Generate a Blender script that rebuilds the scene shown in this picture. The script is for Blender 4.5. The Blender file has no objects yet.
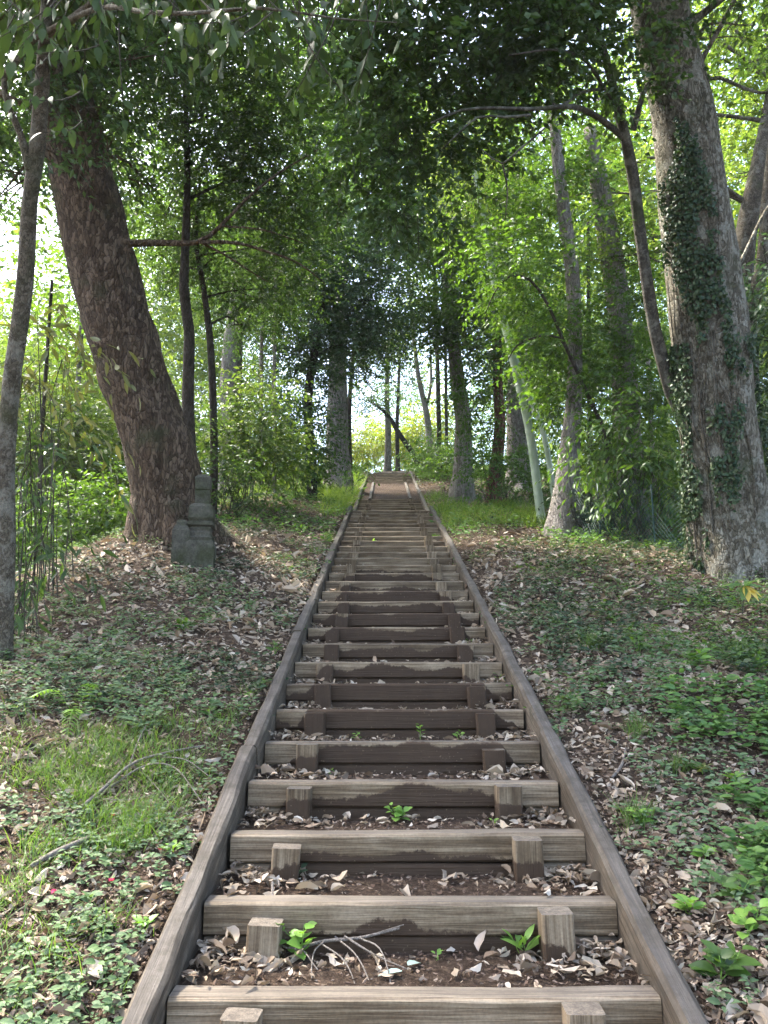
import bpy, math
import numpy as np
from mathutils import Vector, Matrix

R = np.random.default_rng(11)
SC = bpy.context.scene
COL = SC.collection
UPV = np.array([0., 0., 1.])

# ------------------------------------------------------------------ camera
F, TH, YAW = 769.0, math.radians(11.6), 0.0039
CAM = np.array([0., 0., 1.7])
FW = np.array([-math.sin(YAW) * math.cos(TH), math.cos(YAW) * math.cos(TH), math.sin(TH)])
RT = np.array([math.cos(YAW), math.sin(YAW), 0.])
UP = np.cross(RT, FW)


def P(px, py, Z):
    return CAM + (px - 384) / F * Z * RT + (512 - py) / F * Z * UP + Z * FW


cd = bpy.data.cameras.new('camera')
cam = bpy.data.objects.new('camera', cd)
COL.objects.link(cam)
cam.location = CAM
cam.rotation_euler = Matrix((RT, UP, -FW)).transposed().to_euler()
cd.sensor_fit = 'VERTICAL'
cd.sensor_height = 36
cd.lens = 36 * F / 1024
cd.clip_start = .05
cd.clip_end = 2000
SC.camera = cam

# ------------------------------------------------------------------ noise
_T = R.random((256, 256))


def vn(x, y, s=0):
    x = np.asarray(x, float) + s * 17.31
    y = np.asarray(y, float) + s * 41.77
    xi = np.floor(x).astype(int)
    yi = np.floor(y).astype(int)
    u = x - xi
    v = y - yi
    u = u * u * (3 - 2 * u)
    v = v * v * (3 - 2 * v)
    a = _T[xi & 255, yi & 255]
    b = _T[(xi + 1) & 255, yi & 255]
    c = _T[xi & 255, (yi + 1) & 255]
    d = _T[(xi + 1) & 255, (yi + 1) & 255]
    return (a * (1 - u) + b * u) * (1 - v) + (c * (1 - u) + d * u) * v


def fbm(x, y, s=0, o=3):
    t = 0.
    for i in range(o):
        t = t + vn(x * 2 ** i, y * 2 ** i, s + i) / 2 ** i
    return t / (2 - 2 ** (1 - o)) - .5


# ------------------------------------------------------------------ stairs numbers and ground height
CX, HW = .075, .70
RUN, RISE = .41, .137
N1 = 28
Y1, Z1 = 2.4, .795
Y2, Z2 = Y1 + (N1 - 1) * RUN + RUN + .7, Z1 + N1 * RISE
N2 = 28
N0 = -3


def s_front(n):
    return Y1 + (n - 1) * RUN, Z1 + (n - 1) * RISE


def s2_front(n):
    return Y2 + (n - 1) * RUN, Z2 + (n - 1) * RISE


YT, ZT = s2_front(N2)
SLY = [-40, -4, Y1 - 6 * RUN, s_front(N1)[0], Y2, YT, YT + 7.5, YT + 11, YT + 20, 150]
SLZ = [-4, -1.2, Z1 - 6 * RISE, s_front(N1)[1], Z2, ZT, ZT + 1.95, ZT + 2.2, ZT + 1.6, ZT - 8]


def slope(y):
    return np.interp(y, SLY, SLZ)


def soft(d):
    d = np.maximum(d, 0)
    return d * d / (d + 1.2)


def path_x(y):
    t = np.clip((np.asarray(y, float) - YT) / 8., 0, 2)
    return CX - 2.1 * t * t * .55 - .35 * np.clip(t * 3, 0, 1)


def hgt(x, y):
    x = np.asarray(x, float)
    y = np.asarray(y, float)
    z = slope(y)
    cx = np.where(y > YT + .2, path_x(y), CX)
    d = np.abs(x - cx) - (HW + .09)
    off = np.clip(d / .5, 0, 1) * .05
    off = off + .40 * np.exp(-(((x + 2.37) / 1.25) ** 2 + ((y - 8.1) / 1.5) ** 2))
    off = off + .14 * np.exp(-(((x - 3.3) / 1.2) ** 2 + ((y - 7.5) / 1.4) ** 2))
    off = off + .25 * np.exp(-(((x + 2.2) / 1.1) ** 2 + ((y - 14) / 4.) ** 2))
    wl = 3.0 + .06 * np.clip(y - 9, 0, 12) + .5 * fbm(y * .3, 0, 5)
    wr = 3.9 + .06 * np.clip(y - 9, 0, 12) + .5 * fbm(y * .3, 4, 6)
    off = off - .55 * np.minimum(soft(-x - wl), 8) - .5 * np.minimum(soft(x - wr), 8)
    off = off + (fbm(x * 1.1, y * 1.1, 1) * .16 + fbm(x * 5, y * 5, 2) * .05) * np.clip(d / .4, 0, 1)
    inside = (d < -.03) & (y > -1.6) & (y < YT + 7.6)
    off = np.where(inside, -.42 + np.where(y > YT + .1, .38, 0), off)
    return z + off


def G(px, py, zmax=40., fn=None):
    fn = fn or hgt
    zs = np.linspace(1.2, zmax, 2500)
    p = CAM + zs[:, None] * ((px - 384) / F * RT + (512 - py) / F * UP + FW)
    below = p[:, 2] < fn(p[:, 0], p[:, 1])
    i = int(np.argmax(below)) if below.any() else len(zs) - 1
    q = p[i].copy()
    q[2] = float(fn(q[0], q[1]))
    return q, zs[i]


def tread_h(x, y):
    x = np.asarray(x, float)
    y = np.asarray(y, float)
    n = np.floor((y - Y1) / RUN)
    z = Z1 + n * RISE - .022
    fr = (y - Y1) / RUN - n
    z = np.where(fr < .24, z + .022, z)
    cr = np.clip((np.abs(x - CX) - .42) / .28, 0, 1)
    z = z + np.where(fr > .24, .02 * cr * np.clip((fr - .24) * 2, 0, 1), 0)
    return np.where(np.abs(x - CX) < HW, z, hgt(x, y))


# ------------------------------------------------------------------ mesh helpers
def mesh_obj(name, V, polys, mats, parent=None, origin=None, smooth=True, mi=None):
    V = np.asarray(V, np.float32).reshape(-1, 3)
    if parent is not None and origin is None:
        origin = np.array(parent['_o'])
    if origin is not None:
        V = V - np.asarray(origin, np.float32)
    me = bpy.data.meshes.new(name)
    polys = [(np.asarray(p, np.int32), m) for p, m in polys if len(p)]
    nl = sum(p.size for p, _ in polys)
    npol = sum(len(p) for p, _ in polys)
    me.vertices.add(len(V))
    me.vertices.foreach_set('co', V.ravel())
    me.loops.add(nl)
    me.loops.foreach_set('vertex_index', np.concatenate([p.ravel() for p, _ in polys]))
    me.polygons.add(npol)
    st, tot, mid, o = [], [], [], 0
    for p, m in polys:
        k = p.shape[1]
        st.append(o + np.arange(len(p)) * k)
        tot.append(np.full(len(p), k))
        mid.append(np.full(len(p), m))
        o += p.size
    me.polygons.foreach_set('loop_start', np.concatenate(st).astype(np.int32))
    me.polygons.foreach_set('loop_total', np.concatenate(tot).astype(np.int32))
    if not isinstance(mats, (list, tuple)):
        mats = [mats]
    for m in mats:
        me.materials.append(m)
    me.polygons.foreach_set('material_index', np.concatenate(mid).astype(np.int32))
    me.polygons.foreach_set('use_smooth', np.full(npol, smooth))
    me.update(calc_edges=True)
    me.validate()
    ob = bpy.data.objects.new(name, me)
    COL.objects.link(ob)
    if parent is not None:
        ob.parent = parent
    elif origin is not None:
        ob.location = origin
    return ob


def tag(o, label, cat, group=None, kind=None):
    if label:
        o['label'] = label
    if cat:
        o['category'] = cat
    if group:
        o['group'] = group
    if kind:
        o['kind'] = kind
    return o


ROOTS = []


def thing(name, label, cat, loc, group=None):
    o = bpy.data.objects.new(name, None)
    o.empty_display_size = .1
    COL.objects.link(o)
    o.location = loc
    o['_o'] = [float(v) for v in loc]
    ROOTS.append(o)
    return tag(o, label, cat, group)


class MB:
    def __init__(s):
        s.V, s.Q, s.n = [], [], 0

    def add(s, V, Q, m=0):
        V = np.asarray(V, float)
        s.V.append(V)
        s.Q.append((np.asarray(Q) + s.n, m))
        s.n += len(V)

    def build(s, name, mats, parent=None, origin=None, smooth=True):
        return mesh_obj(name, np.concatenate(s.V), s.Q, mats, parent, origin, smooth)


def unit(v):
    v = np.asarray(v, float)
    return v / (np.linalg.norm(v, axis=-1, keepdims=True) + 1e-9)


def spline(pts, rad, step):
    pts = np.asarray(pts, float)
    rad = np.asarray(rad, float)
    if len(pts) == 2:
        pts = np.array([pts[0], pts.mean(0), pts[1]])
        rad = np.array([rad[0], rad.mean(), rad[1]])
    e = np.vstack([2 * pts[0] - pts[1], pts, 2 * pts[-1] - pts[-2]])
    op, orr = [], []
    for i in range(len(pts) - 1):
        p0, p1, p2, p3 = e[i:i + 4]
        k = max(2, int(np.linalg.norm(p2 - p1) / step))
        t = (np.arange(k) / k)[:, None]
        op.append(.5 * (2 * p1 + (p2 - p0) * t + (2 * p0 - 5 * p1 + 4 * p2 - p3) * t * t + (3 * p1 - p0 - 3 * p2 + p3) * t ** 3))
        orr.append(rad[i] + (rad[i + 1] - rad[i]) * t[:, 0])
    op.append(pts[-1:])
    orr.append(rad[-1:])
    return np.vstack(op), np.concatenate(orr)


def tube(pts, rad, sides=8, step=.2, lump=0., flare=0., flen=.4, lobes=5, seed=0, wob=0.):
    p, r = spline(pts, rad, step)
    n = len(p)
    if wob:
        s = np.arange(n) * step
        p = p + np.stack([fbm(s * 1.5, s * 0, seed, 2), fbm(s * 1.5, s * 0, seed + 3, 2), 0 * s], 1) * wob * np.clip(np.arange(n) / 3, 0, 1)[:, None]
    t = unit(np.gradient(p, axis=0))
    ref = np.array([0, 1., 0]) if abs(t[:, 1]).mean() < .8 else np.array([1., 0, 0])
    a = unit(np.cross(t, ref))
    b = np.cross(t, a)
    an = np.arange(sides) / sides * 2 * math.pi
    L = np.concatenate([[0], np.cumsum(np.linalg.norm(np.diff(p, axis=0), axis=1))])
    rr = np.repeat(r[:, None], sides, 1)
    if lump:
        A, S = np.meshgrid(np.cos(an) * 1.3, L * 1.6)
        A2 = np.repeat((np.sin(an) * 1.3)[None], n, 0)
        rr = rr * (1 + lump * 2 * fbm(A + A2 * .7 + seed, S, seed) + lump * fbm(A * 3 + seed, S * 3 + A2 * 3, seed + 4))
    if flare:
        fl = flare * np.exp(-L / flen)[:, None] * (.62 + .38 * np.cos(lobes * an + seed)[None] + .25 * np.cos(2 * an + seed * 2)[None])
        rr = rr * (1 + fl)
    V = p[:, None] + rr[..., None] * (np.cos(an)[None, :, None] * a[:, None] + np.sin(an)[None, :, None] * b[:, None])
    V = V.reshape(-1, 3)
    i = np.arange(n - 1)[:, None] * sides
    j = np.arange(sides)[None]
    j2 = (j + 1) % sides
    Q = np.stack([i + j, i + j2, i + sides + j2, i + sides + j], -1).reshape(-1, 4)
    # cap at the end
    V = np.vstack([V, p[-1:]])
    c = len(V) - 1
    lst = (n - 1) * sides
    k = np.arange(0, sides, 2)
    cap = np.stack([lst + k, lst + (k + 1) % sides, lst + (k + 2) % sides, np.full(len(k), c)], -1)
    return V, np.vstack([Q, cap]), (p, r, a, b)


# leaf templates: verts (across, along, normal), faces
def tmpl_lo():
    return np.array([[0, 0, 0, 0], [-.5, .42, 0, .16], [0, .45, 0, 0], [.5, .42, 0, .16], [0, 1, -.06, 0]]), np.array([[0, 2, 4, 1], [0, 3, 4, 2]])


def tmpl_hi(rows=(0, .2, .45, .72, 1), w=(.06, .38, .5, .36, .02), fold=.12, bend=.22):
    V = []
    for t, ww in zip(rows, w):
        z = -bend * t * t
        V += [[-ww, t, z, fold * ww * 2], [0, t, z, 0], [ww, t, z, fold * ww * 2]]
    Q = []
    for i in range(len(rows) - 1):
        b = i * 3
        Q += [[b, b + 1, b + 4, b + 3], [b + 1, b + 2, b + 5, b + 4]]
    return np.array(V), np.array(Q)


LO, HI = tmpl_lo(), tmpl_hi()
BLADE = tmpl_hi((0, .35, .7, 1), (.5, .42, .28, .02), .25, .35)
def crinkle(seed, fold, bend, w):
    T, Q = tmpl_hi((0, .2, .45, .72, 1), w, fold, bend)
    g = np.random.default_rng(seed)
    T = T + np.stack([g.normal(size=len(T)) * .05, g.normal(size=len(T)) * .03, g.normal(size=len(T)) * .022, g.normal(size=len(T)) * .07], 1)
    return T, Q


CURL = crinkle(1, .4, -.10, (.04, .34, .5, .33, .0))
CURL2 = crinkle(2, -.3, .16, (.03, .40, .5, .26, .0))
DEADF = [tmpl_hi((0, .4, .75, 1), (.05, .5, .38, .0), .5, -.12), tmpl_hi((0, .3, .7, 1), (.03, .44, .46, .05), -.3, .14)]
DEADT = [CURL, CURL2, crinkle(3, .6, .05, (.05, .36, .5, .40, .02)), crinkle(4, -.5, -.10, (.02, .26, .5, .42, .05)), crinkle(5, .2, .10, (.08, .45, .42, .20, .0)), crinkle(6, .9, .14, (.05, .30, .46, .30, .0))]


def leaves(pos, d, nrm, ln, wd, tm):
    pos = np.asarray(pos, float)
    d = unit(d)
    s = unit(np.cross(d, nrm))
    m = np.cross(s, d)
    T, Q = tm
    n = len(pos)
    ln = np.broadcast_to(ln, (n,))
    wd = np.broadcast_to(wd, (n,))
    V = pos[:, None] + T[None, :, 0, None] * (s * wd[:, None])[:, None] + T[None, :, 1, None] * (d * ln[:, None])[:, None] + T[None, :, 2, None] * (m * ln[:, None])[:, None] + T[None, :, 3, None] * (m * wd[:, None])[:, None]
    k = len(T)
    return V.reshape(-1, 3), (Q[None] + (np.arange(n) * k)[:, None, None]).reshape(-1, Q.shape[1])


def rdir(n, up=0.):
    v = R.normal(size=(n, 3))
    v[:, 2] += up
    return unit(v)


def spray_leaves(mb, ctr, out, ll, k, droop=.25, jit=.55, asp=.5, tm=LO, spl=4.5, stem=True, upn=1.0):
    """leafy twigs: ctr (n,3) start points, out (n,3) directions"""
    n = len(ctr)
    out = unit(out + R.normal(size=(n, 3)) * .35)
    L = ll * spl * R.uniform(.7, 1.3, n)
    t = (np.arange(k) + .5) / k
    tt = t[None, :, None]
    pts = ctr[:, None] + out[:, None] * (tt * L[:, None, None]) - UPV * (droop * tt ** 2 * L[:, None, None])
    dr = np.repeat(out[:, None], k, 1) - UPV * (2 * droop * tt)
    side = unit(np.cross(out, UPV) + 1e-4)
    sg = np.where(np.arange(k) % 2 == 0, 1., -1.)[None, :, None]
    ld = unit(dr * .75 + side[:, None] * sg + R.normal(size=(n, k, 3)) * .35 - UPV * droop * .7)
    nm = unit(UPV * upn + R.normal(size=(n, k, 3)) * jit)
    m = n * k
    sz = ll * R.uniform(.65, 1.25, m)
    V, Q = leaves(pts.reshape(m, 3), ld.reshape(m, 3), nm.reshape(m, 3), sz, sz * asp * R.uniform(.85, 1.15, m), tm)
    mb.add(V, Q, 0)
    if stem:
        w = side * ll * .035
        a = ctr
        e = pts[:, -1]
        mid = pts[:, k // 2]
        V = np.stack([a - w, a + w, mid + w * .8, mid - w * .8, e + w * .4, e - w * .4], 1).reshape(-1, 3)
        b = (np.arange(n) * 6)[:, None]
        Q = np.concatenate([b + np.array([[0, 1, 2, 3]]), b + np.array([[3, 2, 4, 5]])])
        mb.add(V, Q, 1)


def cluster(mb, c, rad, ll, dens=2.2, k=9, asp=.5, tm=LO, droop=.25, jit=.55, clump=.42, stem=True, upn=1.0, core=None):
    """foliage of one bough: clumps of sprays inside an ellipsoid"""
    c = np.asarray(c, float)
    rad = np.asarray(rad, float)
    area = math.pi * max(rad[0], rad[1]) * rad[2]
    nl = dens * area / (ll * ll * asp * .32)
    n = max(3, int(nl / k))
    nc = max(4, int(n / 9))
    u = rdir(nc) * (R.random((nc, 1)) ** .38)
    cc = u * rad
    idx = R.integers(0, nc, n)
    sp = min(rad.min() * clump, ll * 9)
    p = cc[idx] + R.normal(size=(n, 3)) * sp * np.array([1, 1, .55])
    src = p if core is None else p + (c - np.asarray(core))
    out = unit(src * np.array([1, 1, .5]) + rdir(n) * .5 * np.linalg.norm(rad) / 2)
    spray_leaves(mb, c + p, out, ll, k, droop, jit, asp, tm, stem=stem, upn=upn)
    return c


def pcl(px, py, a, b, Z, depth=.85):
    c = P(px, py, Z)
    s = Z / F
    return c, (a * s, max(a, b) * s * depth, b * s)


# ------------------------------------------------------------------ materials
def mat(name):
    m = bpy.data.materials.new(name)
    m.use_nodes = True
    nt = m.node_tree
    nt.nodes.clear()
    out = nt.nodes.new('ShaderNodeOutputMaterial')
    return m, nt, out


def nd(nt, t, **kw):
    n = nt.nodes.new('ShaderNode' + t)
    for k, v in kw.items():
        if k.startswith('i_'):
            key = k[2:]
            n.inputs[int(key) if key.isdigit() else key.replace('_', ' ')].default_value = v
        else:
            setattr(n, k, v)
    return n


def ramp(nt, stops, src, interp='LINEAR'):
    r = nd(nt, 'ValToRGB')
    cr = r.color_ramp
    cr.interpolation = interp
    while len(cr.elements) > 1:
        cr.elements.remove(cr.elements[-1])
    for i, (p, c) in enumerate(stops):
        e = cr.elements[0] if i == 0 else cr.elements.new(p)
        e.position = p
        e.color = (*c, 1) if len(c) == 3 else c
    nt.links.new(src, r.inputs[0])
    return r.outputs[0]


def mixc(nt, fac, a, b, mode='MIX'):
    m = nd(nt, 'MixRGB', blend_type=mode)
    for s, i in ((fac, 0), (a, 1), (b, 2)):
        if hasattr(s, 'links'):
            nt.links.new(s, m.inputs[i])
        else:
            m.inputs[i].default_value = s if i == 0 else (*s, 1)
    return m.outputs[0]


def math_(nt, op, a, b=None, c=None, clamp=False):
    m = nd(nt, 'Math', operation=op, use_clamp=clamp)
    for i, s in enumerate((a, b, c)):
        if s is None:
            continue
        if hasattr(s, 'links'):
            nt.links.new(s, m.inputs[i])
        else:
            m.inputs[i].default_value = s
    return m.outputs[0]


def noise(nt, vec, scale, detail=4, rough=.55, dist=0., out='Fac'):
    n = nd(nt, 'TexNoise')
    n.inputs['Scale'].default_value = scale
    n.inputs['Detail'].default_value = detail
    n.inputs['Roughness'].default_value = rough
    n.inputs['Distortion'].default_value = dist
    if vec is not None:
        nt.links.new(vec, n.inputs['Vector'])
    return n.outputs[out]


def mapping(nt, vec, scale=(1, 1, 1), rot=(0, 0, 0), loc=None):
    m = nd(nt, 'Mapping')
    m.inputs['Scale'].default_value = scale
    m.inputs['Rotation'].default_value = rot
    if loc is not None:
        nt.links.new(loc, m.inputs['Location'])
    nt.links.new(vec, m.inputs['Vector'])
    return m.outputs[0]


def finish(nt, out, col, rough=.8, bump=None, bs=.3, bd=.02, spec=.3):
    b = nd(nt, 'BsdfPrincipled')
    for s, i in ((col, 'Base Color'), (rough, 'Roughness')):
        if hasattr(s, 'links'):
            nt.links.new(s, b.inputs[i])
        else:
            b.inputs[i].default_value = (*s, 1) if i == 'Base Color' else s
    b.inputs['Specular IOR Level'].default_value = spec
    if bump is not None:
        bp = nd(nt, 'Bump')
        bp.inputs['Strength'].default_value = bs
        bp.inputs['Distance'].default_value = bd
        nt.links.new(bump, bp.inputs['Height'])
        nt.links.new(bp.outputs[0], b.inputs['Normal'])
    nt.links.new(b.outputs[0], out.inputs[0])
    return b


def leaf_mat(name, cols, trans=.42, tcol=None, rough=.42, spec=.35):
    m, nt, out = mat(name)
    g = nd(nt, 'NewGeometry')
    st = [(i / max(1, len(cols) - 1), c) for i, c in enumerate(cols)]
    c = ramp(nt, st, g.outputs['Random Per Island'])
    tcl = mixc(nt, 1., c, tcol or (1.75, 1.75, .55), 'MULTIPLY')
    b = nd(nt, 'BsdfPrincipled')
    nt.links.new(c, b.inputs['Base Color'])
    b.inputs['Roughness'].default_value = rough
    b.inputs['Specular IOR Level'].default_value = spec
    t = nd(nt, 'BsdfTranslucent')
    nt.links.new(tcl, t.inputs[0])
    mx = nd(nt, 'MixShader')
    mx.inputs[0].default_value = trans
    nt.links.new(b.outputs[0], mx.inputs[1])
    nt.links.new(t.outputs[0], mx.inputs[2])
    nt.links.new(mx.outputs[0], out.inputs[0])
    return m


def wood_mat(name, dry_a, dry_b, wet=False, grain=1., dirt=0.):
    m, nt, out = mat(name)
    tc = nd(nt, 'TexCoord')
    oi = nd(nt, 'ObjectInfo')
    vo = nd(nt, 'CombineXYZ')
    nt.links.new(math_(nt, 'MULTIPLY', oi.outputs['Random'], 37.), vo.inputs[0])
    nt.links.new(math_(nt, 'MULTIPLY', oi.outputs['Random'], 11.), vo.inputs[1])
    base = mapping(nt, tc.outputs['Object'], (1, 1, 1), loc=vo.outputs[0])
    gv = mapping(nt, base, (1.2, 55 * grain, 55 * grain))
    gr = noise(nt, gv, 3., 3, .6, .3)
    gl = noise(nt, mapping(nt, base, (.8, 22, 22)), 2., 2, .5, .6)
    big = noise(nt, base, 3.5, 4, .6)
    c = mixc(nt, ramp(nt, [(.35, (0, 0, 0)), (.62, (1, 1, 1))], gr), dry_a, dry_b)
    c = mixc(nt, ramp(nt, [(.34, (.95, .95, .95)), (.60, (0, 0, 0))], gl), c, mixc(nt, 1., c, (.50, .46, .42), 'MULTIPLY'))
    c = mixc(nt, ramp(nt, [(.36, (.85, .85, .85)), (.60, (0, 0, 0))], big), c, mixc(nt, 1., c, (.55, .51, .45), 'MULTIPLY'))
    fine = noise(nt, base, 90, 2, .7)
    c = mixc(nt, ramp(nt, [(.35, (.5, .5, .5)), (.6, (0, 0, 0))], fine), c, mixc(nt, 1., c, (.6, .6, .6), 'MULTIPLY'))
    rough = .82
    tv = nd(nt, 'MapRange')
    nt.links.new(oi.outputs['Random'], tv.inputs['Value'])
    tv.inputs['To Min'].default_value = .80
    tv.inputs['To Max'].default_value = 1.12
    c = mixc(nt, 1., c, tv.outputs[0], 'MULTIPLY')
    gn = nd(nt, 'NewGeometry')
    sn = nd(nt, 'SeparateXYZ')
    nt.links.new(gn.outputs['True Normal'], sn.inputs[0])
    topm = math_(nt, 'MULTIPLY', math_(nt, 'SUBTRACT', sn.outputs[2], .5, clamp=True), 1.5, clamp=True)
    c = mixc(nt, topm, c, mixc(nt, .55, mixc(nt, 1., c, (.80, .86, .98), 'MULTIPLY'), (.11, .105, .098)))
    if dirt:
        ge = nd(nt, 'NewGeometry')
        dn = noise(nt, ge.outputs['Position'], 9, 5, .7)
        c = mixc(nt, ramp(nt, [(.44, (0, 0, 0)), (.62, (dirt, dirt, dirt))], dn), c, (.048, .04, .03))
        c = mixc(nt, ramp(nt, [(.60, (0, 0, 0)), (.72, (.5, .5, .5))], noise(nt, ge.outputs['Position'], 5, 5, .7)), c, (.05, .055, .028))
    if wet:
        ge = nd(nt, 'NewGeometry')
        sp = nd(nt, 'SeparateXYZ')
        nt.links.new(ge.outputs['Position'], sp.inputs[0])
        sl = nd(nt, 'SeparateXYZ')
        nt.links.new(oi.outputs['Location'], sl.inputs[0])
        zr = math_(nt, 'SUBTRACT', sp.outputs[2], sl.outputs[2])
        at = nd(nt, 'Attribute', attribute_type='OBJECT', attribute_name='wet')
        pv = mapping(nt, ge.outputs['Position'], (1, .4, .55))
        n1 = math_(nt, 'MULTIPLY', math_(nt, 'SUBTRACT', noise(nt, pv, 3.0, 5, .55), .5), .21)
        n2 = math_(nt, 'MULTIPLY', math_(nt, 'SUBTRACT', noise(nt, ge.outputs['Position'], 42, 4, .75), .5), .05)
        ax = math_(nt, 'ABSOLUTE', math_(nt, 'SUBTRACT', sp.outputs[0], CX))
        side = math_(nt, 'MULTIPLY', math_(nt, 'SMOOTH_MIN', math_(nt, 'MULTIPLY', math_(nt, 'SUBTRACT', ax, .5, clamp=True), 1.2), .09, .02), 1.)
        lev = math_(nt, 'SUBTRACT', math_(nt, 'ADD', math_(nt, 'ADD', at.outputs['Fac'], n1), n2), side)
        w = math_(nt, 'MULTIPLY', math_(nt, 'SUBTRACT', lev, zr), 110., clamp=True)
        spk = ramp(nt, [(.68, (.042, .0255, .0145)), (.74, (.17, .125, .08))], noise(nt, ge.outputs['Position'], 75, 2, .6))
        spk = mixc(nt, ramp(nt, [(.4, (0, 0, 0)), (.7, (.6, .6, .6))], noise(nt, ge.outputs['Position'], 14, 3, .6)), spk, (.058, .036, .020))
        c = mixc(nt, w, c, spk)
        rough = ramp(nt, [(0, (.85, .85, .85)), (1, (.72, .72, .72))], w)
    finish(nt, out, c, rough, math_(nt, 'ADD', gr, math_(nt, 'MULTIPLY', gl, .8)), .75, .006, .2)
    return m


def bark_mat(name, a, b, c3, scale=1., moss=None, mossamt=.5, bump=.9, lich=0., stretch=.35, vsc=30., crk=.75):
    m, nt, out = mat(name)
    tc = nd(nt, 'TexCoord')
    v = tc.outputs['Object']
    vs = mapping(nt, v, (1, 1, stretch))
    dv = nd(nt, 'MixRGB', blend_type='ADD')
    dv.inputs[0].default_value = .16
    nt.links.new(vs, dv.inputs[1])
    nt.links.new(noise(nt, vs, 6 * scale, 3, .6, 0, 'Color'), dv.inputs[2])
    vo = nd(nt, 'TexVoronoi', feature='DISTANCE_TO_EDGE')
    vo.inputs['Scale'].default_value = vsc * scale
    nt.links.new(dv.outputs[0], vo.inputs['Vector'])
    vc = nd(nt, 'TexVoronoi')
    vc.inputs['Scale'].default_value = vsc * scale
    nt.links.new(dv.outputs[0], vc.inputs['Vector'])
    cell = nd(nt, 'SeparateColor')
    nt.links.new(vc.outputs['Color'], cell.inputs[0])
    n1 = noise(nt, vs, 9 * scale, 6, .65, .4)
    n2 = noise(nt, v, 2.2, 4, .6)
    n3 = noise(nt, vs, 42 * scale, 4, .7)
    c = mixc(nt, ramp(nt, [(.3, (0, 0, 0)), (.68, (1, 1, 1))], n1), a, b)
    c = mixc(nt, ramp(nt, [(.45, (0, 0, 0)), (.75, (.8, .8, .8))], cell.outputs[0]), c, c3)
    crack = ramp(nt, [(0, (.12, .12, .12)), (.10, (1, 1, 1))], vo.outputs['Distance'])
    c = mixc(nt, crk, c, crack, 'MULTIPLY')
    c = mixc(nt, .6, c, ramp(nt, [(.3, (.45, .45, .45)), (.7, (1.25, 1.25, 1.25))], n3), 'MULTIPLY')
    if lich:
        c = mixc(nt, ramp(nt, [(.52, (0, 0, 0)), (.60, (lich, lich, lich))], noise(nt, v, 7, 5, .7)), c, (.31, .305, .25))
    if moss:
        c = mixc(nt, ramp(nt, [(.62 - .3 * mossamt, (0, 0, 0)), (.8 - .3 * mossamt, (.85, .85, .85))], n2), c, moss)
    h = math_(nt, 'ADD', math_(nt, 'MULTIPLY', ramp(nt, [(0, (0, 0, 0)), (.16, (1, 1, 1))], vo.outputs['Distance']), .6), math_(nt, 'ADD', n1, math_(nt, 'MULTIPLY', n3, .5)))
    finish(nt, out, c, .9, h, bump, .03, .15)
    return m


def soil_mat(name, cols, sc=1.):
    m, nt, out = mat(name)
    ge = nd(nt, 'NewGeometry')
    v = ge.outputs['Position']
    n1 = noise(nt, v, 1.7 * sc, 5, .65)
    n2 = noise(nt, v, 26 * sc, 5, .75)
    n3 = noise(nt, v, 120 * sc, 3, .7)
    c = ramp(nt, [(.3, cols[0]), (.5, cols[1]), (.72, cols[2])], n2)
    c = mixc(nt, .5, c, ramp(nt, [(.3, (.55, .5, .5)), (.7, (1.25, 1.2, 1.15))], n1), 'MULTIPLY')
    c = mixc(nt, .75, c, ramp(nt, [(.32, (.4, .38, .36)), (.68, (1.6, 1.55, 1.5))], n3), 'MULTIPLY')
    finish(nt, out, c, .95, math_(nt, 'ADD', n2, n3), 1., .02, .1)
    return m


def stone_mat(name, a, b, moss):
    m, nt, out = mat(name)
    tc = nd(nt, 'TexCoord')
    v = tc.outputs['Object']
    n1 = noise(nt, v, 14, 6, .65)
    n2 = noise(nt, v, 5, 4, .6)
    c = mixc(nt, ramp(nt, [(.3, (0, 0, 0)), (.7, (1, 1, 1))], n1), a, b)
    c = mixc(nt, ramp(nt, [(.42, (0, 0, 0)), (.62, (.8, .8, .8))], n2), c, moss)
    c = mixc(nt, .5, c, ramp(nt, [(.35, (.4, .4, .4)), (.6, (1.2, 1.2, 1.2))], noise(nt, v, 60, 4, .7)), 'MULTIPLY')
    finish(nt, out, c, .92, n1, .8, .02, .15)
    return m


M = {}
M['step'] = wood_mat('step_wood', (.17, .122, .076), (.315, .247, .162), True)
M['rail'] = wood_mat('rail_wood', (.092, .072, .050), (.185, .150, .110), dirt=.75)
M['soil'] = soil_mat('forest_soil', ((.022, .015, .010), (.058, .042, .029), (.15, .118, .088)))
M['tread'] = soil_mat('tread_soil', ((.024, .016, .011), (.062, .044, .031), (.15, .112, .08)), 1.3)
M['upath'] = soil_mat('upper_path', ((.05, .045, .042), (.10, .092, .088), (.16, .15, .14)))
M['barkL'] = bark_mat('old_tree_bark', (.034, .022, .013), (.100, .068, .042), (.155, .112, .075), 1., (.045, .05, .022), .25, .9, 0., .4, 30., .6)
M['barkR'] = bark_mat('grey_lichen_bark', (.055, .046, .029), (.160, .139, .098), (.26, .235, .178), .9, (.045, .055, .022), .22, .95, .6, .4, 58., .4)
M['barkS'] = bark_mat('slim_bark', (.055, .045, .03), (.12, .10, .07), (.15, .13, .10), 1.6, (.05, .055, .025), .3, .5, .25, .7)
M['barkD'] = bark_mat('dark_bark', (.022, .018, .014), (.055, .045, .035), (.07, .06, .05), 1.8, (.03, .035, .015), .3, .5, 0., .3, 30., .4)
M['barkM'] = bark_mat('dim_grey_bark', (.035, .031, .024), (.085, .075, .06), (.11, .10, .08), 1.7, (.04, .045, .02), .3, .5, .3, .5, 30., .3)
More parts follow.
